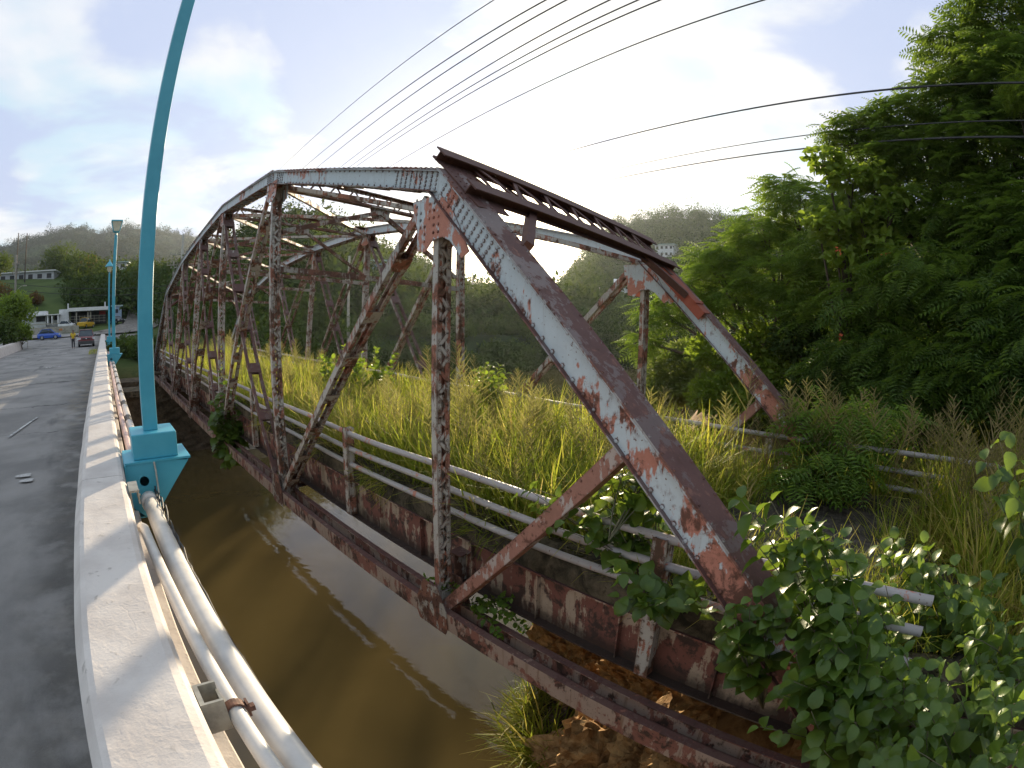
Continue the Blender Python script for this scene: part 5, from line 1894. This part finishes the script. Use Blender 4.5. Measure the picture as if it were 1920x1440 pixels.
# ------------------------------------------------------------------ wires and poles
def wire(p0, p1, sag, r, label, group=None, name='power_line'):
    p0, p1 = np.asarray(p0, float), np.asarray(p1, float)
    b = MB()
    b.tube([p0 + (p1 - p0) * t - np.array((0, 0, sag * 4 * t * (1 - t))) for t in np.linspace(0, 1, 28)], r, 5)
    o = obj(name, b, M_WIRE)
    return tag(o, label, 'wire', group)


GW = 'power lines crossing the sky'
for k, (a, c, lab) in enumerate((
        (((945, -12), 17), ((530, 312), 75), 'thin faint power line, topmost and leftmost of those above the arch'),
        (((1042, -10), 17), ((572, 312), 75), 'second power line from the left above the arch, upper of a close pair'),
        (((1062, 0), 17), ((597, 312), 75), 'third power line from the left above the arch, lower of a close pair'),
        (((1160, -8), 17), ((640, 312), 75), 'fourth power line from the left, above the middle of the top chord'),
        (((1215, -8), 17), ((657, 312), 75), 'fifth power line from the left, upper of the pair meeting the top chord'),
        (((1258, -8), 17), ((668, 312), 75), 'sixth power line from the left, lower of the pair meeting the top chord'),
        (((1460, -8), 18), ((735, 310), 70), 'lone power line rising from the portal top to the upper right'),
        (((1935, 155), 11.5), ((945, 320), 60), 'upper power line sweeping right across the feathery trees'),
        (((1935, 226), 11.5), ((1095, 331), 60), 'middle faint power line sweeping right across the feathery trees'),
        (((1935, 257), 11.5), ((1110, 344), 60), 'lower power line sweeping right across the feathery trees'))):
    p, q = at(*a[0], a[1]), at(*c[0], c[1])
    wire(p + (p - q) * 0.15, q + (q - p) * 0.35, 0.0, 0.027 if k not in (0, 8) else 0.018, lab, GW)


def pole(name, px, ybase, py_top, dist, r, label, arms=(), m=None, cat='utility pole'):
    top = at(px, py_top, dist)
    zb = hz(top[0], top[1]) - 0.3
    t = empty(name, (top[0], top[1], zb), label, cat)
    b = MB()
    b.tube([(top[0], top[1], zb), tuple(top)], [r * 1.25, r * 0.75], 9)
    obj('shaft', b, m or M_WOODP, t, sm=True)
    for (dz, half) in arms:
        b = MB()
        rt = np.array((AX_R[0], AX_R[1], 0))
        c = top + np.array((0, 0, -dz))
        b.bar(c - rt * half, c + rt * half, 0.14, 0.14, (0, 0, 1))
        for s in (-0.95, -0.5, 0.5, 0.95):
            b.tube([c + rt * half * s, c + rt * half * s + np.array((0, 0, 0.32))], 0.06, 6)
        obj('cross_arm', b, m or M_WOODP, t)
    return t


t = pole('utility_pole', 31, 600, 478, 78, 0.17, 'grey wooden utility pole with a small curved street lamp, in front of the white house', ((1.2, 0.9), (2.4, 0.9)))
c = at(31, 548, 78)
b = MB()
b.tube([c, c + np.array((0.25, 0, 0.45)), c + np.array((0.7, 0, 0.75)), c + np.array((1.2, 0, 0.8))], 0.035, 6)
b.box(tuple(c + np.array((1.0, -0.1, 0.72))), tuple(c + np.array((1.5, 0.1, 0.86))))
obj('street_lamp_arm', b, M_GALV, t)
pole('mast', 35, 560, 437, 172, 0.20, 'left one of two thin tall dark masts behind the white house', (), M_BARK, 'mast')
pole('mast', 51, 560, 437, 172, 0.20, 'right one of two thin tall dark masts behind the white house', (), M_BARK, 'mast')
pole('transmission_pole', 344, 600, 440, 95, 0.30, 'tall pale steel pole with cross arms, just left of the truss arch', ((3.3, 2.6), (5.5, 2.6)), M_GALV)
pole('utility_pole', 326, 600, 490, 80, 0.15, 'short wooden pole with cross arms between the turquoise pole and the truss', ((0.5, 1.3), (4.0, 1.0)))
pole('utility_pole', 655, 620, 480, 58, 0.16, 'pale pole standing in the woods, seen between the truss diagonals', (), M_PALEC)
pole('utility_pole', 1124, 640, 535, 150, 0.22, 'distant pale pole at the foot of the hazy hill, right of the sun', (), M_PALEC)
pole('utility_pole', 887, 620, 500, 120, 0.2, 'faint distant pole in the haze under the sun, beside the near post', (), M_PALEC)
for (py, lab) in ((528, 'upper of the two wires strung across the hillside behind the lamp posts'), (537, 'lower of the two wires strung across the hillside behind the lamp posts')):
    p, q = at(10, py + 4 - (2 if py < 530 else 0), 80), at(420, py - 6 + (4 if py > 530 else 0), 88)
    wire(p, q, 1.4, 0.035, lab, name='hillside_wire')


# ------------------------------------------------------------------ houses, filling station
def house(name, px, py_base, dist, wd, dp, ht, label, wall, roof, yaw=0.0, windows=4, flat=True, floors=1, zbase=None):
    c = HOUSES.get((px, py_base))
    c = at(px, py_base, dist) if c is None else c
    zb = zbase if zbase is not None else c[2]
    yw = math.atan2(c[0], c[1]) + yaw       # front looks back towards the river
    X = np.array((math.cos(yw), -math.sin(yw), 0))
    Yv = np.array((math.sin(yw), math.cos(yw), 0))
    Z = np.array((0, 0, 1.0))
    o = np.array((c[0], c[1], zb))
    t = empty(name, o, label, 'house')
    b = MB()
    b.obox(o, X, Yv, Z, (-wd / 2, 0, -6), (wd / 2, dp, ht))
    obj('wall', b, wall, t)
    b = MB()
    ov = 0.7
    if flat:
        b.obox(o, X, Yv, Z, (-wd / 2 - ov, -ov, ht), (wd / 2 + ov, dp + ov, ht + 0.3))
    else:
        q = lambda x, y, z: o + X * x + Yv * y + Z * z
        b.add([q(-wd / 2 - ov, -ov, ht), q(wd / 2 + ov, -ov, ht), q(wd / 2 + ov, dp + ov, ht), q(-wd / 2 - ov, dp + ov, ht), q(-wd / 2 - ov, dp / 2, ht + 1.5), q(wd / 2 + ov, dp / 2, ht + 1.5)],
              [(0, 1, 5, 4), (2, 3, 4, 5), (0, 4, 3), (1, 2, 5), (0, 3, 2, 1)])
    obj('roof', b, roof, t)
    fh = ht / floors
    for f in range(floors):
        for k in range(windows):
            x0 = -wd / 2 + wd * (k + 0.25) / windows
            x1 = x0 + wd * 0.5 / windows
            b = MB()
            b.obox(o, X, Yv, Z, (x0, -0.03, f * fh + fh * 0.35), (x1, 0.05, f * fh + fh * 0.78))
            wn = obj('window', b, M_DARKO, t)
            b = MB()
            b.obox(o, X, Yv, Z, (x0 - 0.08, -0.14, f * fh + fh * 0.31), (x1 + 0.08, -0.03, f * fh + fh * 0.35))
            obj('sill', b, wall, wn)
    return t


h = house('white_house', 48, 531, 178, 19.5, 9, 3.2, 'long low white house with a flat overhanging roof on the left hillside', M_GREYW, M_ROOFW, yaw=0.25, windows=6)
house('hill_house', 222, 507, 190, 6, 5, 2.6, 'small pale roof half hidden in the trees right of the second lantern', M_WHITEW, M_ROOFG, yaw=0.2, windows=2)
house('hill_house', 1245, 483, 300, 9.0, 8, 6.0, 'pale green two-storey house on the hazy hill behind the portal end', M_WHITEW, M_ROOFG, yaw=0.35, windows=4, floors=2)
house('hill_house', 1223, 535, 170, 5.2, 5, 4.2, 'white two-storey house right of the far vertical post', M_WHITEW, M_ROOFW, windows=3, floors=2)
house('hill_house', 1195, 528, 175, 6, 5, 2.6, 'pale house just left of the far vertical post, under the gusset', M_WHITEW, M_ROOFG, windows=3)
house('hill_house', 1193, 547, 150, 8, 5, 2.0, 'low lilac white house with a red roof left of the far vertical post', M_WHITEW, M_REDW, windows=3)
house('hill_house', 1166, 549, 152, 4, 4, 3.0, 'small white gable-roofed hut left of the far diagonal', M_WHITEW, M_ROOFW, flat=False, windows=2)
house('hill_house', 700, 520, 100, 5, 4, 3.0, 'pale bluish house glimpsed in the woods between the truss diagonals', M_BLUEW, M_ROOFG, windows=2)

YG = 110.0
st = empty('filling_station', at_y(120, 610, YG), 'white disused filling station with a long flat canopy and dark open bays', 'building')


def gx(px):
    return at_y(px, 600, YG)[0]


def gz(py):
    return at_y(120, py, YG)[2]


def sbox(b, x0, x1, y0, y1, d0=0.0, d1=3.0):
    b.box((gx(x0), YG + d0, gz(y1)), (gx(x1), YG + d1, gz(y0)))


b = MB()
sbox(b, 56, 86, 581, 611.5, 0, 5)
sbox(b, 86, 111, 588, 611.5, 1.4, 5)
obj('office_wall', b, M_WHITEW, st)
b = MB()
sbox(b, 111, 129, 580, 606, -0.1, 5)
obj('sign_wall', b, M_WHITEW, st)
for px in (126.5, 196):
    b = MB()
    sbox(b, px, px + 2.2, 569.5, 580.5, 0.2, 0.6)
    obj('roof_post', b, M_WHITEW, st)
b = MB()
sbox(b, 129, 204, 578.5, 585, -1.2, 6)
sbox(b, 56, 114, 588.0, 589.6, -1.5, 1.5)
obj('canopy', b, M_ROOFW, st)
b = MB()
sbox(b, 130, 200, 585.2, 611, 4.6, 6)
obj('back_wall', b, M_DARKO, st)
b = MB()
sbox(b, 68, 85, 590.5, 600.5, -0.06, 0.2)
obj('window', b, M_DARKO, st)
b = MB()
sbox(b, 92, 97, 590, 606, 1.3, 1.6)
sbox(b, 100, 109, 590, 599, 1.3, 1.6)
obj('window', b, M_DARKO, st)
for px in (143.5, 165, 170, 90.5, 98.5, 109.8):
    b = MB()
    sbox(b, px - 1.2, px + 1.2, 585 if px > 120 else 589.6, 607.5, -0.6 if px > 120 else -1.3, 0.0 if px > 120 else -0.9)
    obj('column', b, M_PALEC if px > 120 else M_WHITEW, st)
b = MB()
sbox(b, 186, 198, 586, 593, 2, 2.2)
obj('red_panel', b, M_REDW, st)
b = MB()
sbox(b, 55, 131, 604.5, 606.5, -2.0, -1.8)
for px in range(132, 200, 9):
    sbox(b, px - 0.25, px + 0.25, 594, 608, -2.2, -2.1)
for py in (595, 600, 605):
    sbox(b, 131, 198, py, py + 0.5, -2.2, -2.15)
obj('mesh_fence', b, M_GALV, st)
b = MB()
sbox(b, 40, 54, 582, 612, 1.5, 4)
tk = obj('storage_tank', b, M_GREYW)
tag(tk, 'pale grey blocky tank beside the filling station, left of its office', 'tank')
b = MB()
sbox(b, 39, 55, 581, 583, 1.4, 4.1)
for k in range(3):
    sbox(b, 42 + 4 * k, 42.4 + 4 * k, 582, 612, 1.40, 1.5)
obj('rim', b, M_GREYW, tk)
t = empty('blue_shed', at_y(218, 605, 122), 'pale blue wall of a shed by the uphill road, right of the lamp posts', 'shed')
p0, p1 = at_y(211, 598, 120), at_y(228, 598, 120)
b = MB()
b.box((p0[0], 120, p0[2] - 1), (p1[0], 124, p0[2] + 2.6))
obj('wall', b, M_BLUEW, t)
b = MB()
b.box((p0[0] - 0.3, 119.7, p0[2] + 2.6), (p1[0] + 0.3, 124.3, p0[2] + 2.85))
obj('roof', b, M_ROOFG, t)
b = MB()
b.box((p0[0] + 0.7, 119.95, p0[2] + 1.2), (p0[0] + 1.3, 120.05, p0[2] + 2.0))
obj('window', b, M_DARKO, t)
t = empty('forecourt_wall', at_y(100, 616, 98), 'low grey forecourt wall with a faded orange sign, behind the blue car', 'wall')
p0, p1 = at_y(56, 620, 97), at_y(148, 618, 97)
b = MB()
b.box((p0[0], 97, 0.3), (p1[0], 97.3, at_y(100, 613, 97)[2]))
obj('panel', b, M_PALEC, t)
b = MB()
q0, q1 = at_y(111, 620, 97), at_y(117, 616, 97)
b.box((q0[0], 96.93, q0[2]), (q1[0], 96.99, q1[2]))
obj('sign_panel', b, plain('faded orange', (0.50, 0.20, 0.06), 0.8), t)
t = empty('warning_sign', at_y(51, 624, 62), 'pale yellow diamond road sign by the light green bush', 'road sign')
c = at_y(51, 619, 62)
b = MB()
b.prism([c + np.array(v) for v in ((0, 0, 0.42), (0.38, 0, 0), (0, 0, -0.42), (-0.38, 0, 0))], (0, 0.02, 0))
obj('sign_face', b, M_SIGN, t)
b = MB()
b.tube([(c[0], c[1] + 0.05, 0.0), (c[0], c[1] + 0.05, c[2] + 0.4)], 0.035, 6)
obj('post', b, M_GALV, t)


# ------------------------------------------------------------------ vehicles
def vehicle(name, loc, yaw, label, cat, L, W, H, paint, belt, hood, screen, rear, lower=None, roof_mat=None, wheel_r=0.33):
    """side-profile loft: a car with body, glass, wheels, lamps, bumper and mirrors; front looks along -Y before turning"""
    t = empty(name, loc, label, cat)
    cs, sn = math.cos(yaw), math.sin(yaw)
    g = lambda x, y, z: (loc[0] + x * cs - y * sn, loc[1] + x * sn + y * cs, loc[2] + z)
    hw = W / 2

    def ring(y, z0, z1, w0, w1, rr=0.08):
        pts = [(-w0, z0), (-w0 - 0.02, (z0 + z1) / 2), (-w1, z1 - rr), (-w1 + rr, z1), (w1 - rr, z1), (w1, z1 - rr), (w0 + 0.02, (z0 + z1) / 2), (w0, z0)]
        return [g(x, y, z) for x, z in pts]
    b = MB()
    yf, yr = -L / 2, L / 2
    b.loft([ring(yf, 0.42, hood - 0.16, hw * 0.80, hw * 0.74), ring(yf + 0.12, 0.30, hood - 0.05, hw * 0.95, hw * 0.88), ring(yf + 0.6, 0.26, hood, hw, hw * 0.94),
            ring(screen[0], 0.26, belt, hw, hw * 0.95), ring(0, 0.26, belt + 0.02, hw, hw * 0.95), ring(rear[0], 0.26, belt + 0.02, hw, hw * 0.95), ring(yr - 0.1, 0.32, belt - 0.02, hw * 0.96, hw * 0.9), ring(yr, 0.42, belt - 0.12, hw * 0.85, hw * 0.8)])
    body = obj('body', b, paint, t, sm=False, bevel=0.02)
    b = MB()
    wt = hw * 0.74
    b.loft([ring(screen[0] + 0.02, belt - 0.03, belt + 0.02, hw * 0.93, hw * 0.92, 0.02), ring(screen[1], belt - 0.03, H - 0.05, hw * 0.93, wt, 0.05), ring((screen[1] + rear[1]) / 2, belt - 0.03, H - 0.02, hw * 0.93, wt, 0.05), ring(rear[1], belt - 0.03, H - 0.05, hw * 0.93, wt, 0.05), ring(rear[0] + 0.05, belt - 0.03, belt + 0.04, hw * 0.93, hw * 0.92, 0.02)])
    obj('cabin_glass', b, M_GLASS, t)
    b = MB()
    b.loft([ring(screen[1] - 0.06, H - 0.075, H - 0.03, wt + 0.05, wt, 0.02), ring((screen[1] + rear[1]) / 2, H - 0.05, H, wt + 0.05, wt, 0.02), ring(rear[1] + 0.06, H - 0.075, H - 0.03, wt + 0.05, wt, 0.02)])
    obj('roof', b, roof_mat or paint, t)
    for s in (-1, 1):
        for (ya, za, yb, zb) in ((screen[0], belt, screen[1], H - 0.06), (0.05, belt, 0.05, H - 0.05), (rear[0], belt, rear[1], H - 0.06)):
            b = MB()
            b.bar(g(s * hw * 0.945, ya, za), g(s * (wt + 0.025), yb, zb), 0.07, 0.05, (sn, cs, 0))
            obj('pillar', b, paint, t)
    for s in (-1, 1):
        for y in (yf + 0.78, yr - 0.78):
            b = MB()
            b.tube([g(s * (hw - 0.20), y, wheel_r), g(s * (hw + 0.015), y, wheel_r)], wheel_r, 16)
            wh = obj('wheel', b, M_TYRE, t)
            b = MB()
            b.tube([g(s * (hw + 0.012), y, wheel_r), g(s * (hw + 0.03), y, wheel_r)], wheel_r * 0.6, 12)
            obj('rim', b, M_RIM, wh)
        b = MB()
        b.loft([[g(s * hw * 0.86 + a, yf - 0.02 + 0.10 * (abs(a) > 0.2), z) for a, z in ((-0.22, hood - 0.29), (0.16, hood - 0.27), (0.16, hood - 0.12), (-0.22, hood - 0.16))],
                [g(s * hw * 0.80 + a, yf + 0.25, z) for a, z in ((-0.22, hood - 0.29), (0.16, hood - 0.27), (0.16, hood - 0.12), (-0.22, hood - 0.16))]])
        obj('headlight', b, M_CHROME, t)
        b = MB()
        b.obox(g(s * (hw + 0.02), screen[0] + 0.25, belt + 0.02), (cs * s, sn * s, 0), (-sn, cs, 0), (0, 0, 1), (0, -0.06, 0), (0.2, 0.06, 0.15))
        obj('mirror', b, M_GREYPL, t)
    b = MB()
    b.loft([ring(yf - 0.10, 0.30, 0.56, hw * 0.82, hw * 0.80, 0.05), ring(yf + 0.06, 0.26, 0.62, hw * 0.97, hw * 0.95, 0.05), ring(yf + 0.34, 0.26, 0.60, hw * 1.01, hw * 1.0, 0.05)])
    obj('front_bumper', b, lower or paint, t)
    b = MB()
    b.obox(g(0, yf - 0.015, hood - 0.27), (cs, sn, 0), (-sn, cs, 0), (0, 0, 1), (-hw * 0.5, -0.03, 0), (hw * 0.5, 0.1, 0.12))
    gr = obj('grille', b, M_DARKO, t)
    b = MB()
    b.tube([g(0, yf - 0.05, hood - 0.21), g(0, yf - 0.065, hood - 0.21)], 0.06, 10)
    obj('badge', b, M_CHROME, gr)
    return t


CY = 56.0
cx = at_y(160.5, 648, CY)
vehicle('parked_car', (cx[0], CY + 2.2, float(road_z(CY)) + 0.03), 0.04, 'maroon sport utility car with grey bumper parked on the bridge facing the camera', 'car', 4.4, 1.76, 1.68, M_MAROON, 1.02, 1.02, (-0.95, -0.35), (1.95, 1.7), lower=M_GREYPL)
p = at_y(92, 625, 82)
vehicle('parked_car', (p[0], 82, hz(p[0], 82) + 0.1), -math.pi / 2 + math.pi + 0.0, 'small bright blue hatchback seen from the side at the junction', 'car', 3.7, 1.6, 1.5, M_BLUEC, 0.92, 0.88, (-0.95, -0.3), (1.55, 1.1))
p = at_y(219, 600, 112)
vehicle('parked_car', (p[0], 112, hz(p[0], 112) + 0.1), 0.5, 'dark car parked in front of the pale blue shed', 'car', 4.2, 1.7, 1.45, M_BLACKC, 0.92, 0.88, (-0.9, -0.25), (1.6, 1.1))
p = at_y(161, 609, 105)
vehicle('parked_truck', (p[0], 105, hz(p[0], 105) + 0.05), 2.7, 'yellow pick-up truck on the forecourt of the filling station', 'truck', 4.6, 1.8, 1.9, M_YELC, 1.1, 1.05, (-1.1, -0.6), (0.9, 0.8), lower=M_GREYPL)
p = at_y(125, 607, 106)
vehicle('parked_car', (p[0], 106, hz(p[0], 106) + 0.05), 1.3, 'small pale car end showing at the filling station, left of the yellow truck', 'car', 3.4, 1.6, 1.5, M_WHITEW, 0.95, 0.9, (-0.95, -0.3), (1.4, 1.0))


# ------------------------------------------------------------------ person in a yellow shirt
def skinned(name, pts, edges, radii, m, parent, root=0, sub=1):
    me = bpy.data.meshes.new(name)
    me.from_pydata([tuple(map(float, p)) for p in pts], edges, [])
    o = bpy.data.objects.new(name, me)
    link(o, parent)
    me.materials.append(m)
    sk = o.modifiers.new('skin', 'SKIN')
    sk.use_smooth_shade = True
    for i, r in enumerate(radii):
        me.skin_vertices[0].data[i].radius = (r if isinstance(r, tuple) else (r, r))
        me.skin_vertices[0].data[i].use_root = i == root
    ss = o.modifiers.new('sub', 'SUBSURF')
    ss.levels = ss.render_levels = sub
    return o


p = at_y(137.5, 649, 54.0)
PB = np.array((p[0], 54.0, float(road_z(54.0)) + 0.035))
per = empty('person', PB, 'person in a yellow shirt and dark trousers walking beside the maroon car', 'person')
J = {'pel': (0, 0, 0.95), 'wst': (0, 0.01, 1.12), 'chest': (0, 0.03, 1.34), 'neck': (0.01, 0.02, 1.50), 'head': (0.01, -0.01, 1.60), 'top': (0.01, 0.0, 1.71)}
pts, edges, rad_l = [], [], []


def jv(p, r, par=None):
    pts.append(PB + np.array(p))
    rad_l.append(r)
    if par is not None:
        edges.append((par, len(pts) - 1))
    return len(pts) - 1


pel = jv(J['pel'], (0.15, 0.11))
wst = jv(J['wst'], (0.14, 0.10), pel)
che = jv(J['chest'], (0.17, 0.11), wst)
nek = jv(J['neck'], 0.055, che)
hd1 = jv(J['head'], (0.075, 0.09), nek)
jv(J['top'], (0.07, 0.08), hd1)
jv((0.01, -0.115, 1.60), 0.016, hd1)
for s, fy in ((-1, -0.12), (1, 0.14)):
    hip = jv((0.09 * s, 0, 0.90), 0.085, pel)
    kn = jv((0.10 * s, fy * 0.4 - 0.03, 0.50), 0.058, hip)
    an = jv((0.10 * s, fy + 0.04, 0.09), 0.040, kn)
    jv((0.11 * s, fy - 0.13, 0.035), 0.036, an)
    sh = jv((0.19 * s, 0.03, 1.40), 0.055, che)
    el = jv((0.25 * s, 0.05 + fy * -0.4, 1.13), 0.042, sh)
    wr = jv((0.25 * s, -0.02 - fy, 0.90), 0.028, el)
    pm = jv((0.25 * s, -0.035 - fy, 0.83), (0.034, 0.018), wr)
    for f in range(4):
        k1 = jv((0.25 * s, -0.065 - fy + 0.02 * f, 0.765 - 0.008 * (f in (1, 2))), 0.009, pm)
        jv((0.245 * s, -0.070 - fy + 0.02 * f, 0.725 - 0.010 * (f in (1, 2))), 0.008, k1)
    jv((0.235 * s, -0.075 - fy, 0.815), 0.010, pm)
skinned('body', pts, edges, rad_l, M_SKIN, per)


def cloth(name, chain, m):
    P, E, Rr = [], [], []
    for (p, r, par) in chain:
        P.append(PB + np.array(p))
        Rr.append(r)
        if par is not None:
            E.append((par, len(P) - 1))
    skinned(name, P, E, Rr, m, per)


cloth('shirt', [((0, 0, 0.86), (0.19, 0.14), None), ((0, 0.01, 1.1), (0.18, 0.135), 0), ((0, 0.03, 1.34), (0.20, 0.145), 1), ((0, 0.03, 1.46), (0.09, 0.08), 2),
                ((-0.20, 0.03, 1.40), 0.085, 2), ((-0.26, 0.09, 1.17), 0.075, 4), ((0.20, 0.03, 1.40), 0.085, 2), ((0.26, 0.0, 1.17), 0.075, 6)], M_SHIRT)
cloth('trousers', [((0, 0, 0.94), (0.165, 0.125), None), ((-0.09, 0, 0.86), 0.105, 0), ((-0.10, -0.078, 0.50), 0.078, 1), ((-0.10, -0.08, 0.13), 0.065, 2), ((0.09, 0, 0.86), 0.105, 0), ((0.10, 0.026, 0.50), 0.078, 4), ((0.10, 0.18, 0.13), 0.065, 5)], M_TROUS)
cloth('hair', [((0.01, 0.03, 1.60), (0.085, 0.08), None), ((0.01, 0.015, 1.70), (0.085, 0.095), 0), ((0.01, 0.01, 1.755), (0.05, 0.06), 1), ((0.01, 0.07, 1.50), (0.07, 0.04), 0)], M_HAIR)
for s, fy in ((-1, -0.12), (1, 0.14)):
    b = MB()
    b.loft([[PB + np.array((0.105 * s + a, fy + y, z)) for a, z in ((-0.05, 0.0), (0.05, 0.0), (0.045, 0.085), (-0.045, 0.085))] for y in (0.10, -0.02)] + [[PB + np.array((0.11 * s + a, fy - 0.19, z)) for a, z in ((-0.035, 0.0), (0.035, 0.0), (0.03, 0.045), (-0.03, 0.045))]])
    obj('shoe', b, M_SHOE, per, bevel=0.01)

# weeds growing at the foot of the parapet beside the car
xs = rng.uniform(-1.4, -0.7, 420)
ys = rng.uniform(43, 50, 420)
grass_patch('roadside_weeds', xs, ys, np.full(420, 0.02), rng.uniform(0.15, 0.4, 420), L_GRASS, 'short green weeds at the foot of the parapet near the maroon car', spread=0.7, seed_frac=0, wscale=2.5)

# ------------------------------------------------------------------ thin evening haze
HAZE = True
if HAZE:
    hm = bpy.data.materials.new('evening haze')
    hm.use_nodes = True
    hn = hm.node_tree
    hn.nodes.clear()
    ho = hn.nodes.new('ShaderNodeOutputMaterial')
    vol = node(hn, 'VolumePrincipled', {'Color': (0.80, 0.87, 0.97, 1), 'Density': 0.00012, 'Anisotropy': 0.66})
    hn.links.new(vol.outputs[0], ho.inputs['Volume'])
    b = MB()
    b.box((-1950, -1950, -9.5), (1950, 1950, 262))
    obj('haze', b, hm, kind='stuff', label='thin bright evening haze in the air over the river and hills')
